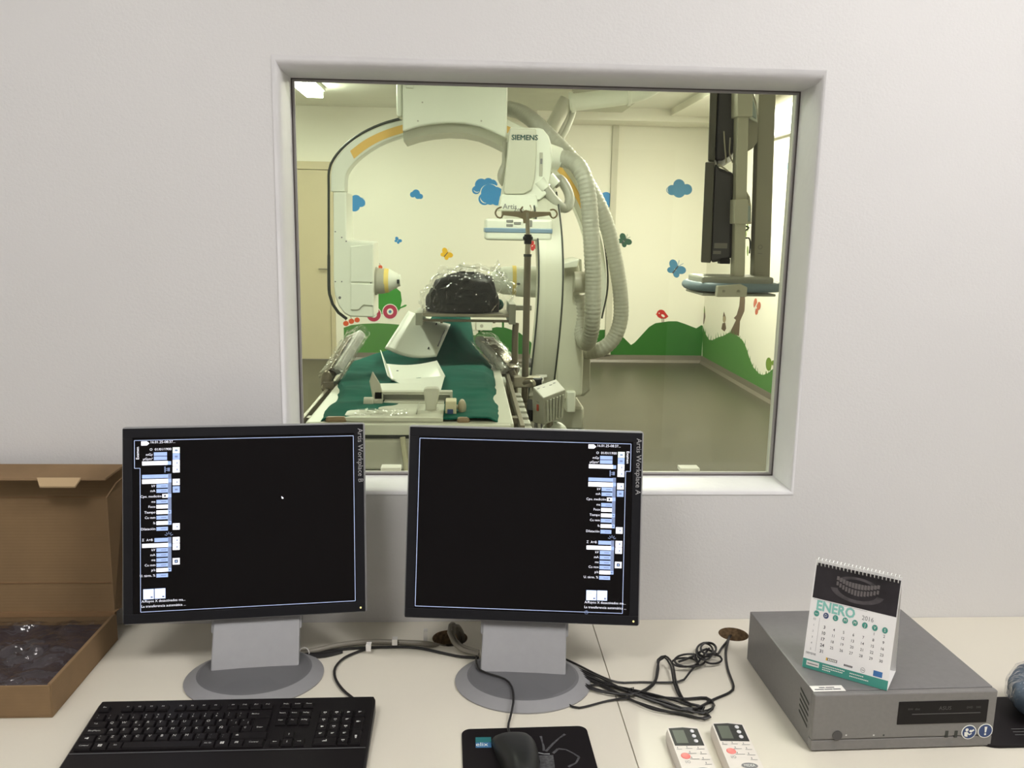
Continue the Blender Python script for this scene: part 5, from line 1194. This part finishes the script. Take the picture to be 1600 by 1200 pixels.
hb([(590, 616), (703, 617), (703, 627), (590, 640)], 2.528, .02, 'frame_back', EQG, .001)
hb([(582, 580), (577, 596), (585, 637), (597, 637), (598, 615), (594, 600)], 2.50, .006, 'side_plate', mat('grey_cream_plate', (.60, .58, .48), .5))
hb([(661, 611), (664, 607), (684, 607), (687, 611), (686, 618), (681, 640), (681, 644), (665, 644), (665, 640), (663, 620)], 2.36, .035, 'clamp_post', EQW2, .005)
hb([(663, 641), (684, 641), (684, 645), (663, 645)], 2.355, .045, 'post_foot', EQG, .002)
hb([(696, 627), (713, 627), (713, 665), (695, 665)], 2.335, .05, 'side_clamp', mat('pale_wood_cream', (.62, .56, .38), .5))
hb([(699, 640), (708, 640), (708, 647.5), (699, 647.5)], 2.330, .006, 'blue_label', NAVY, .0005)
a = P(713, 636, 2.37); b = P(718, 636, 2.37); MB().cyl(a, b, .007).build('knob_shaft', EQG, hh)
a = P(722, 636, 2.37); MB().ell(a, (.012, .020, .023)).build('clamp_knob', mat('knob_tan', (.42, .37, .26), .5), hh, smooth=True)
for xa_, xb_, y_ in ((509, 542, 656), (714, 734, 657)):
    a, b = P(xa_, y_, 2.285), P(xb_, y_, 2.285); q = MB(); q.box((a+b)/2, ((b-a).length, .02, .019)); q.build('handle_bar', mat('handle_brown', (.24, .16, .09), .45), hh, bevel=.007, smooth=True)

# ------------------------------------------------------------------ loose curved shields lying on the drape
def shell(name, label, corners, sag, bow, th=.004, n=14, m_=None, marks=None):
    """corners: 4 (px, py, Y) clockwise from top left; bowed sheet"""
    A_, B_, C_, D_ = [P(*c) for c in corners]; q = MB(); nrm = (B_-A_).cross(D_-A_).normalized()
    if nrm.dot(EYE-A_) < 0: nrm = -nrm
    def fn(u, v):
        p = (A_*(1-u)+B_*u)*(1-v)+(D_*(1-u)+C_*u)*v
        return p - nrm*sag*math.sin(PI*u) + Vector((0, 0, -bow*math.sin(PI*u)*v))
    q.grid(fn, n, n); o = q.build(name, m_ or EQW, None, smooth=True, solid=th, bevel=0)
    return o, fn, nrm
hs = thing('curved_board', 'white curved board leaning steeply under the tray, with dark slots', 'board', P(650, 530, 3.3))
o, fn, nrm = shell('b', '', [(638, 486, 3.40), (704, 507, 3.40), (682, 557, 3.17), (601, 544, 3.17)], .006, .014); 
def adopt(o, root, name): 
    o.name = name; o.data.transform(world_of(root).inverted()); o.parent = root
adopt(o, hs, 'board_shell')
q = MB()
for x, y in ((682, 508), (669.5, 546)):
    p = P(x, y, 3.15 if y > 530 else 3.32)
    pr_ = None
    # nearest point of the shell along the sight line
    best = min(((fn(u/30, v/30), u, v) for u in range(31) for v in range(31)), key=lambda t: ((t[0]-EYE).normalized()-(p-EYE).normalized()).length)[0]
    q.box(best+nrm*.0035, (.004, .006, .011), Matrix.Rotation(.35, 3, 'Y'))
q.build('slot', RUB, hs)
q = MB(); e0 = fn(.94, .25); e1 = fn(.94, .72); q.cyl(e0+nrm*.006, e1+nrm*.006, .003, n=8); q.build('edge_rod', SILVERD, hs)
hs2 = thing('curved_shield', 'white curved shield with a raised pointed left wing, lying below the leaning board', 'shield', P(640, 580, 3.0))
o, fn, nrm = shell('b', '', [(603, 569, 3.05), (683, 564, 3.05), (696, 588, 2.80), (611, 593, 2.80)], .010, .010); adopt(o, hs2, 'shield_plate')
q = MB(); a_ = fn(0, 0); b_ = fn(0, 1); tip = P(594, 547, 3.06); q.prism([tip, a_+Vector((.0, 0, 0)), b_, b_+Vector((-.012, 0, .012))], (.003, -.003, 0)); q.build('pointed_wing', EQW, hs2)
p = fn(.18, .40); q = MB(); q.cyl(p+nrm*.002, p+nrm*.004, .004, n=10); q.build('rivet', SILVERD, hs2)
q = MB(); q.prism([P(*p) for p in ((616, 594, 2.785), (695, 587, 2.79), (688, 612, 2.56), (648, 612, 2.56))], (0, .001, -.004)); q.build('neck_plate', EQW, hs2, bevel=.001)
q = MB(); q.prism([P(x, y, Y) for x, y, Y in ((594, 599, 2.66), (655, 598, 2.66), (664, 606, 2.60), (662, 613, 2.54), (598, 613, 2.54))], (0, 0, -.004))
o = q.build('flat_support_plate', EQW, None, bevel=.0015); tag(o, 'flat cream support plate between the shield and the head holder', 'plate')

# ------------------------------------------------------------------ instrument pole with its tray board
ivx = P(822, 600, 3.1).x; IY = 3.1
iv = thing('instrument_pole', 'brown steel infusion pole with four hooks and black clamp, fixed beside the table', 'pole', (ivx, IY, 0))
IX = ivx-.004
zt = P(821, 352, IY).z
MB().cyl((IX, IY, zt-.05), (IX-.004, IY, P(820, 332, IY).z), .0078).build('upper_rod', STEEL, iv, smooth=True)
MB().cyl((IX, IY, .76), (IX, IY, P(821, 400, IY).z), .0125).build('lower_tube', STEELD, iv, smooth=True)
MB().cyl((IX, IY, P(821, 401, IY).z), (IX, IY, P(821, 397, IY).z), .0145).build('tube_end_ring', RUB, iv, smooth=True)
MB().cyl((IX, IY, P(821, 402, IY).z), (IX, IY, P(821, 366, IY).z), .0098).build('middle_rod', STEEL, iv, smooth=True)
q = MB(); zk = P(821, 372, IY).z; q.cyl((IX, IY, zk-.021), (IX, IY, zk+.013), .0135, n=20)
for k in range(5): a = 2*PI*k/5+.3; q.ell((IX+.013*math.cos(a), IY+.013*math.sin(a)*.6, zk), (.006, .006, .008), 10, 6)
q.build('clamp_knob', BLACKP, iv, smooth=True)
zb = P(821, 336, IY).z
q = MB(); q.prism([P(x, y, IY-.006) for x, y in ((784, 330.5), (815, 330.5), (822, 328), (831, 330.5), (860, 331), (862, 336), (831, 340.5), (825, 343), (824, 349), (818, 349), (817, 342), (808, 339), (785, 336))], (0, .012, 0)); q.build('hook_bar', TANP, iv, bevel=.002)
hk = lambda L, nm: MB().tube([P(x, y, Y) for x, y, Y in L], .0032, n=8, step=.003).build('hook', TANP, iv, smooth=True)
hk([(786, 334, IY), (783, 340, IY), (777.5, 339, IY), (774, 333, IY), (777, 326.5, IY), (784, 323.5, IY)], '')
hk([(858, 334, IY), (863, 340, IY), (868, 339, IY), (870.5, 333.5, IY), (866, 327.5, IY), (859.5, 328, IY)], '')
hk([(816, 331, IY-.005), (813.5, 328, IY-.03), (816.5, 323.5, IY-.05)], ''); hk([(830, 331, IY+.005), (831, 326, IY+.03), (828.5, 321, IY+.05)], '')
for z_, s_ in ((P(812, 640, IY).z, .03), (P(812, 596, IY).z, .02)):
    MB().bx(IX-.045, IX+.055, IY-.022, IY+.022, z_-s_, z_+s_).build('rail_clamp', STEEL, iv, bevel=.004)
a = P(833, 598, IY-.03); MB().cyl(a, a+Vector((.03, 0, 0)), .019).build('clamp_handle', BLACKP, iv, smooth=True)
# second post carrying the tray
tr = thing('instrument_tray', 'narrow steel tray board on a slanting post, holding the black wrapped bundle', 'tray', (0, 3.28, 1.17))
TY = 3.22
bx0, bx1 = P(650, 495, TY).x, P(800, 495, TY).x; zt_ = P(720, 490.5, TY).z
MB().bx(bx0, bx1, TY, TY+.20, zt_-.012, zt_).build('tray_board', STEEL, tr, bevel=.002)
MB().bx(bx0-.002, bx0+.026, TY-.008, TY+.205, P(655, 508, TY).z, zt_+.003).build('left_bracket', EQG, tr, bevel=.003)
MB().bx(bx0+.026, bx1, TY-.004, TY+.004, P(720, 503, TY).z, P(720, 499, TY).z).build('front_rail', STEELD, tr, bevel=.001)
MB().bx(bx1-.012, bx1+.014, TY-.006, TY+.205, P(803, 507, TY).z, P(803, 475, TY).z).build('right_bracket', EQG, tr, bevel=.003)
MB().bx(bx1+.010, IX+.03, TY+.02, TY+.045, P(815, 486, TY).z, P(815, 478, TY).z).build('pole_arm', EQG, tr, bevel=.003)
a = P(806, 505, TY+.02); b = P(804.5, 545, TY-.02); c_ = P(805.5, 665, TY-.09)
MB().tube([a, P(805, 520, TY+.01), b, P(804, 590, TY-.05), c_], .0125, n=12, step=.03).build('post', STEELD, tr, smooth=True)
MB().cyl(c_, Vector((c_.x, c_.y, .55)), .0125).build('lower_post', STEELD, tr, smooth=True)
MB().bx(c_.x-.03, c_.x+.03, c_.y-.02, c_.y+.02, P(805, 660, c_.y).z, P(805, 632, c_.y).z).build('post_clamp', EQG, tr, bevel=.004)
for x in (690, 772):
    a = P(x, 505, TY); MB().cyl(a, a+Vector((0, 0, .012)), .005, n=10).build('screw', STEELD, tr)
# black bundle in clear plastic
bc = P(724, 490, TY+.09); gz = zt_+.001
def bundle(u, v, g=0, zz=0):
    a = 2*PI*u; t = v
    X = .150*(1-.0*t); ux = math.cos(a); uy = math.sin(a); ph = t*PI/2
    rx = math.cos(ph)**.55 if t < 1 else 0; h = .146*math.sin(ph)
    n_ = 1+.09*noise.noise(Vector((ux*2.5, uy*2.5, t*4+g)))+.05*noise.noise(Vector((ux*7, uy*7, t*9)))
    return Vector((bc.x-.005+ux*.142*rx*n_+.012*t, TY+.105+uy*.082*rx*n_, gz+h*n_*(1+.12*ux*(1-t))))
q = MB(); q.grid(bundle, 40, 18); q.f([q.v(bundle(i/40, 0)) for i in range(40)]); o = q.build('wrapped_bundle', BAGB, None, smooth=True); tag(o, 'black soft bundle under crinkled clear plastic on the steel tray', 'bundle')
q = MB(); 
def film(u, v):
    p = bundle(u, v, 3); c0 = Vector((bc.x, TY+.105, gz)); d_ = p-c0
    k = 1.06+.22*abs(noise.noise(p*17))+.10*abs(noise.noise(p*41))
    s_ = Vector((d_.x*k*1.06, d_.y*k, max(.0015, d_.z*k)))
    return c0+s_+Vector((.012+(.03 if d_.x > .05 else 0)*max(0, 1-abs(v-.35)*3), -.0, .002))
q.grid(film, 130, 60); o = q.build('clear_bag', FILM2, None, smooth=True); tag(o, 'crinkled clear plastic bag around the black bundle on the tray', 'bag')
q = MB()
def tuft(u, v):
    a = 2*PI*u; r = .008+.030*v+.012*math.sin(a*5)*v
    c0 = P(762, 440, TY+.08); c1 = P(785, 424, TY+.08); d_ = (c1-c0); p = c0+d_*v
    return p+Vector((-.4*r*math.cos(a)*.9, r*math.sin(a), r*math.cos(a)))
q.grid(tuft, 40, 8); o = q.build('bag_knot', FILM2, None, smooth=True); tag(o, 'gathered plastic bag mouth at upper right of the black bundle', 'bag')
q = MB(); c0 = P(783, 470, TY+.10)
q.loft([[c0+Vector((x, y, z-.02)) for x, y in ((-.03, -.02), (.025, -.02), (.03, .03), (-.02, .04))] for z, k in ((0, 1), (.02, 1))])
q.loft([[Vector((c0.x+x*k, c0.y+y*k, z)) for x, y in ((-.03, -.025), (.028, -.02), (.03, .03), (-.02, .04))] for z, k in ((gz, .6), (gz+.02, .9), (gz+.045, .7))]) if 0 else None
q = MB(); q.loft([[Vector((P(778, 470, TY+.1).x+x*k, TY+.12+y*k, z)) for x, y in ((-.03, -.025), (.030, -.02), (.03, .03), (-.02, .04))] for z, k in ((gz, .55), (gz+.02, .95), (gz+.040, .75), (gz+.048, .3))])
o = q.build('green_cloth', GREEN, None, smooth=True, sub=1); tag(o, 'small folded green cloth at the right end of the tray', 'cloth')

# ------------------------------------------------------------------ arm boards in plastic film
def armboard(label, A_, B_, wv, root_, side):
    t = thing('arm_board', label, 'arm support', root_)
    a, b = P(*A_), P(*B_); d_ = b-a; L_ = d_.length; d_.normalize(); wv = Vector(wv).normalized(); nv = d_.cross(wv).normalized(); wv = nv.cross(d_)
    R = Matrix((wv, d_, nv)).transposed()
    MB().box((a+b)/2+nv*0, (.085, L_, .032), R).build('pad', mat('grey_white_pad', (.74, .74, .70), .45), t, bevel=.008, smooth=True)
    MB().box((a+b)/2-nv*.021-d_*.02, (.04, L_*.93, .006), R).build('support_bar', STEELD, t, bevel=.002)
    q = MB()
    def fl_(u, v):
        an = 2*PI*u; cx = .050*math.copysign(abs(math.cos(an))**.5, math.cos(an)); cz = .024*math.copysign(abs(math.sin(an))**.5, math.sin(an))
        p = a-d_*.012+d_*((L_+.024)*v)+wv*cx+nv*cz; return p+(wv*cx+nv*cz)*(.30*abs(noise.noise(p*30))+.10*noise.noise(p*70))
    q.grid(fl_, 40, 36)
    for vv in (0, 1): q.f([q.v(fl_(i/40, vv)) for i in range(40)])
    q.build('plastic_wrap', FILM2, t, smooth=True)
    return t, a, b, d_, wv, nv
t, a, b, d_, wv, nv = armboard('left arm board in clear plastic, rising from its clamp on the left rail', (520, 583, 2.88), (557, 524, 3.02), (.55, -.75, .2), P(512, 600, 2.85), -1)
j = P(511, 597, 2.84)
q = MB(); q.ell(j, (.022, .022, .040)); q.cyl(j, a, .016, .012); q.build('ball_joint', STEELD, t, smooth=True)
q = MB(); q.box(P(514, 608, 2.82), (.035, .03, .05)); q.cyl(P(511, 606, 2.83), P(527, 604, 2.83), .009); q.build('rail_clamp', STEELD, t, bevel=.004)
MB().ell(P(506, 606, 2.82), (.009, .009, .012)).build('clamp_knob', STEEL, t, smooth=True)
t, a, b, d_, wv, nv = armboard('right arm board in clear plastic, slanting down to the two steel posts', (798, 580, 3.16), (756, 530, 3.34), (.6, .75, .1), P(800, 590, 3.15), 1)
q = MB(); q.cyl(a, P(806, 596, 3.14), .016, .014); q.box(P(797, 610, 3.12), (.03, .03, .06)); q.cyl(P(797, 612, 3.12), P(800, 650, 3.05), .010); q.build('joint', STEELD, t, smooth=True)

# ------------------------------------------------------------------ grey pump unit on the right of the table
cu = thing('control_unit', 'grey cream ribbed control box with red switch, right of the steel poles', 'control box', P(860, 640, 3.0))
y0_ = 2.95
def fb(L): return [P(*c) for c in L]
fr = [(834, 605, 2.95), (849, 622, 2.95), (849, 667, 2.95), (832, 660, 2.95)]
bk = [(870, 592, 3.10), (883, 608, 3.10), (882, 652, 3.10), (868, 646, 3.10)]
q = MB(); lf = fb([(833, 604, 2.99), (833, 661, 2.99)]); 
A0, A1, A2, A3 = fb([(832.5, 604.5, 3.00), (849, 622.5, 2.93), (851, 664, 2.93), (832, 660.5, 3.00)])
B0, B1, B2, B3 = fb([(869, 592, 3.12), (884, 609, 3.03), (880, 653, 3.03), (868, 650, 3.12)])
q.loft([[A0, A1, A2, A3], [B0, B1, B2, B3]]); body = q.build('body', EQG, cu, bevel=.004, smooth=True)
top_n = ((B0-A0).cross(A1-A0)).normalized(); top_n = top_n if top_n.z > 0 else -top_n
sn = ((B1-A1).cross(A2-A1)).normalized(); sn = sn if sn.y < 0 else -sn
q = MB()
for k in range(6):
    t0 = .10+k*.145; t1 = t0+.07
    a_, b_ = A1.lerp(B1, t0), A1.lerp(B1, t1); c2, d2 = A2.lerp(B2, t1), A2.lerp(B2, t0)
    mid = lambda p, r, k_: p.lerp(r, k_)
    q.prism([mid(a_, d2, .12), mid(b_, c2, .12), mid(b_, c2, .93), mid(a_, d2, .93)], sn*.006)
q.build('cooling_rib', EQW2, cu, bevel=.002)
q = MB(); 
for s_, t_ in ((.12, .25), (.33, .30), (.62, .3), (.8, .25)):
    c0 = A0.lerp(B0, s_).lerp(A1.lerp(B1, s_), t_); u_ = (B0-A0).normalized()
    q.prism([c0+top_n*.0006+u_*x+(A1-A0).normalized()*y for x, y in ((-.006, -.002), (.008, -.002), (.008, .002), (-.006, .002))], top_n*.001)
q.build('top_marks', SILVERD, cu)
c0 = A0.lerp(A1, .5).lerp(A3.lerp(A2, .5), .48); fn_ = ((A1-A0).cross(A3-A0)).normalized(); fn_ = fn_ if fn_.y < 0 else -fn_
uu = (A1-A0); uu.z = 0; uu.normalize()
q = MB(); q.prism([c0+fn_*.001+uu*x+Vector((0, 0, z)) for x, z in ((-.006, -.012), (.006, -.012), (.006, .012), (-.006, .012))], fn_*.004); q.build('red_switch', mat('red_switch', (.50, .05, .02), .4), cu, bevel=.002)
q = MB(); c1 = c0+Vector((0, 0, .020)); q.prism([c1+fn_*.001+uu*x+Vector((0, 0, z)) for x, z in ((-.011, -.001), (.009, -.001), (.009, .001), (-.011, .001))], fn_*.0006); q.build('front_print', SILVERD, cu)
MB().tube([A0+Vector((.01, .05, -.02)), P(833, 597, 3.02), P(824, 597, 3.06), P(815, 600, 3.10)], .008, n=10, step=.01).build('mounting_arm', STEEL, cu, smooth=True)
MB().tube([P(836, 600, 3.05), P(832, 597, 3.08), P(838, 594, 3.12), P(846, 592, 3.14)], .006, n=8, step=.01).build('black_lead', RUB, cu, smooth=True)
q = MB(); q.cyl(P(829, 640, 3.02), P(828, 657, 3.02), .011, .013); q.build('connector', BLACKP, cu, smooth=True)
q = MB(); q.cyl(P(828, 625, 3.05), P(828, 642, 3.03), .010, .012); q.build('grey_connector', SILVERD, cu, smooth=True)
q = MB()
for x in (836, 839, 846): q.cyl(P(x, 660, 2.99), P(x, 672, 2.97), .003, n=8)
q.build('leads', SILVERD, cu)
q = MB(); c0 = P(866, 676, 3.05); q.ell(c0, (.05, .05, .042)); o = q.build('dome_cover', EQW, None, smooth=True); o.data.transform(Matrix.Translation(-c0)); o.location = c0
tag(o, 'white rounded cover just below the ribbed control box', 'cover')
q = MB(); q.cyl(Vector((c0.x, c0.y, 0)), Vector((c0.x, c0.y, c0.z-.015)), .03); o = q.build('cover_stand', EQG, None, smooth=True); tag(o, 'grey post standing under the white rounded cover', 'post')
tx_ = P(860, 640, 3.02); q = MB(); q.cyl(Vector((tx_.x, 3.03, 0)), Vector((tx_.x, 3.03, B2.z-.0)), .012); q.build('floor_post', STEELD, cu, smooth=True)

# ------------------------------------------------------------------ ceiling suspension with two monitors
SY = 3.3
sp = thing('monitor_suspension', 'beige ceiling suspension posts with grip blocks and blue grey bumper ring', 'suspension', (P(1160, 300, SY).x, SY, EC))
def vp(xa, ya, xb, yb, Y, wd, dy, name, m, bev=.004, over=0):
    a, b = P(xa, ya, Y), P(xb, yb, Y); q = MB(); h = wd/2; a = a+(a-b).normalized()*over
    q.loft([[c+Vector((sx*h, sy*dy/2, 0)) for sx, sy in ((-1, -1), (1, -1), (1, 1), (-1, 1))] for c in (a, b)]); return q.build(name, m, sp, bevel=bev)
px = 1/1340*3.3*1.0
vp(1159, 140, 1152, 440, SY, 17.5*px, .05, 'front_post', SUSP, .004, .38)
vp(1196, 140, 1187, 434, SY+.10, 27.0*px, .05, 'rear_post', SUSPD, .004, .42)
for (xa, ya, yb, wd) in ((1159.5, 120, 184, 23), (1153.5, 312, 350, 21)):
    vp(xa, ya, xa-1, yb, SY-.012, wd*px, .085, 'grip_block', SUSP, .003)
MB().bx(P(1140, 200, SY).x, P(1215, 200, SY).x, SY-.10, SY+.25, EC-.05, EC).build('ceiling_plate', SUSP, sp, bevel=.005)
# curved swivel shells behind the posts
def shellpl(L, Y, dY, name, m): 
    q = MB(); q.prism([Vector((p.x, Y, p.z)) for p in [P(x, y, Y) for x, y in L]], (0, dY, 0)); return q.build(name, m, sp, bevel=.003, smooth=True)
shellpl([(1168, 140), (1176, 142), (1182, 160), (1184.5, 185), (1183, 222), (1176, 232), (1166, 238), (1163, 236), (1166, 140)], SY+.035, .05, 'swivel_shell', SUSPD)
shellpl([(1171, 144), (1177, 150), (1182, 168), (1184, 192), (1170, 184)], SY+.018, .02, 'swivel_frame', EQW)
shellpl([(1173.5, 154), (1178, 158), (1182, 174), (1182.5, 186), (1173, 180)], SY+.008, .012, 'pale_panel', PALEP)
shellpl([(1160, 297), (1167, 299), (1172, 308), (1174, 322), (1174, 350), (1159, 350)], SY+.035, .04, 'swivel_shell', SUSP)
shellpl([(1160, 297), (1166, 299), (1171, 307), (1171, 318), (1160, 316)], SY+.022, .01, 'swivel_cap', SUSPD)
shellpl([(1163, 320), (1173, 322), (1173, 346), (1162, 346)], SY+.020, .014, 'pale_panel', PALEP)
MB().tube([P(1161, 352, SY+.05), P(1170, 356, SY+.05), P(1163, 362, SY+.05), P(1160, 372, SY+.05), P(1170, 372, SY+.05), P(1172, 380, SY+.05), P(1171, 396, SY+.05)], .003, n=7, step=.006).build('loose_cable', RUB, sp, smooth=True)
MB().tube([P(1159, 360, SY+.04), P(1160, 376, SY+.04), P(1157, 392, SY+.04)], .004, n=7, step=.006).build('loose_cable', RUB, sp, smooth=True)
# bumper frame
zr = P(1150, 450, SY-.12).z; rc_ = Vector((P(1148.5, 447, SY).x, SY+.04, zr)); rxx = .172; ryy = .16
q = MB(); q.tube([rc_+Vector((math.copysign(abs(math.cos(a))**.75, math.cos(a))*rxx, math.copysign(abs(math.sin(a))**.75, math.sin(a))*ryy, 0)) for a in [2*PI*i/40 for i in range(41)]], .0175, n=14, step=.02); q.build('bumper_ring', RING, sp, smooth=True)
xa, xb = P(1088, 440, SY).x, P(1198, 440, SY).x
MB().bx(xa, xb, SY-.08, SY+.13, P(1150, 452, SY).z, P(1150, 431, SY).z).build('bottom_tray', EQG, sp, bevel=.008)
MB().bx(xa-.002, xb+.004, SY-.10, SY+.15, P(1150, 463, SY-.1).z, P(1150, 459, SY-.1).z).build('bottom_plate', EQG, sp, bevel=.004)
shellpl([(1122, 447), (1136, 446), (1158, 444), (1168, 449), (1167, 464), (1120, 464)], SY-.145, .03, 'ring_bracket', SUSP)
p = P(1154, 455, SY-.148); MB().cyl(p, p-Vector((0, .003, 0)), .005, n=12).build('bracket_screw', SUSPD, sp)
p = P(1131, 455, SY-.148); MB().cyl(p, p-Vector((0, .003, 0)), .005, n=12).build('bracket_screw', SUSPD, sp)
q = MB(); 
p = P(1188, 386, SY+.07)
ringp(q, p, (1, 0, 0), (0, 0, 1), 0, 0, .007, .0085); q.quad(p, (1, 0, 0), (0, 0, 1), -.009, .009, -.026, -.0245); q.build('post_symbol', SILVERD, sp)
def hang_monitor(L, Lb, Y, label, marks=None, side=None):
    t = thing('hanging_monitor', label, 'monitor', P(L[0][0], L[0][1], Y))
    q = MB(); q.prism([Vector((p.x, Y, p.z)) for p in [P(x, y, Y) for x, y in L]], (.34*.300, .34, 0)); q.build('bezel_side', mat('monitor_side_olive', (.12, .11, .085), .45), t, bevel=.004)
    q = MB(); q.prism([Vector((p.x, Y+.004, p.z)) for p in [P(x, y, Y+.004) for x, y in Lb]], (.33*.300, .33, 0)); q.build('rear_shell', DMON, t, bevel=.01, smooth=True)
    if marks:
        for x0_, x1_, y0_, y1_ in marks:
            a, b = P(x0_, y1_, Y), P(x1_, y0_, Y); MB().bx(a.x, b.x, Y-.002+.004, Y+.006, a.z, b.z).build('type_label', mat('label_grey', (.22, .20, .18), .5), t)
    return t
hang_monitor([(1102, 253), (1116.5, 253), (1110.5, 411), (1095, 410)], [(1117.5, 254), (1124, 262), (1146, 270), (1143, 404), (1111, 411)], SY, 'lower dark monitor seen edge on, hanging above the bumper ring', [(1116, 1137, 380, 388), (1114.5, 1127, 392, 397)])
hang_monitor([(1110, 120), (1122, 120), (1117, 251), (1106, 251)], [(1122.5, 120), (1149, 120), (1146, 240), (1128, 251), (1118, 251)], SY+.02, 'upper dark monitor seen edge on, cut by the top of the window frame', None)
q = MB(); q.tube([P(1131, 205, SY), P(1133, 235, SY), P(1135, 255, SY)], .003, n=7, step=.01); q.tube([P(1141, 215, SY), P(1140, 240, SY), P(1145, 254, SY)], .003, n=7, step=.01); q.tube([P(1122, 256, SY-.01), P(1130, 262, SY-.01), P(1138, 268, SY-.01)], .003, n=7, step=.01)
q.build('rear_bracket', STEEL, sp, smooth=True)
MB().box(P(1131, 408, SY+.02), (.04, .04, .02)).build('cable_plug', BLACKP, sp, bevel=.003)
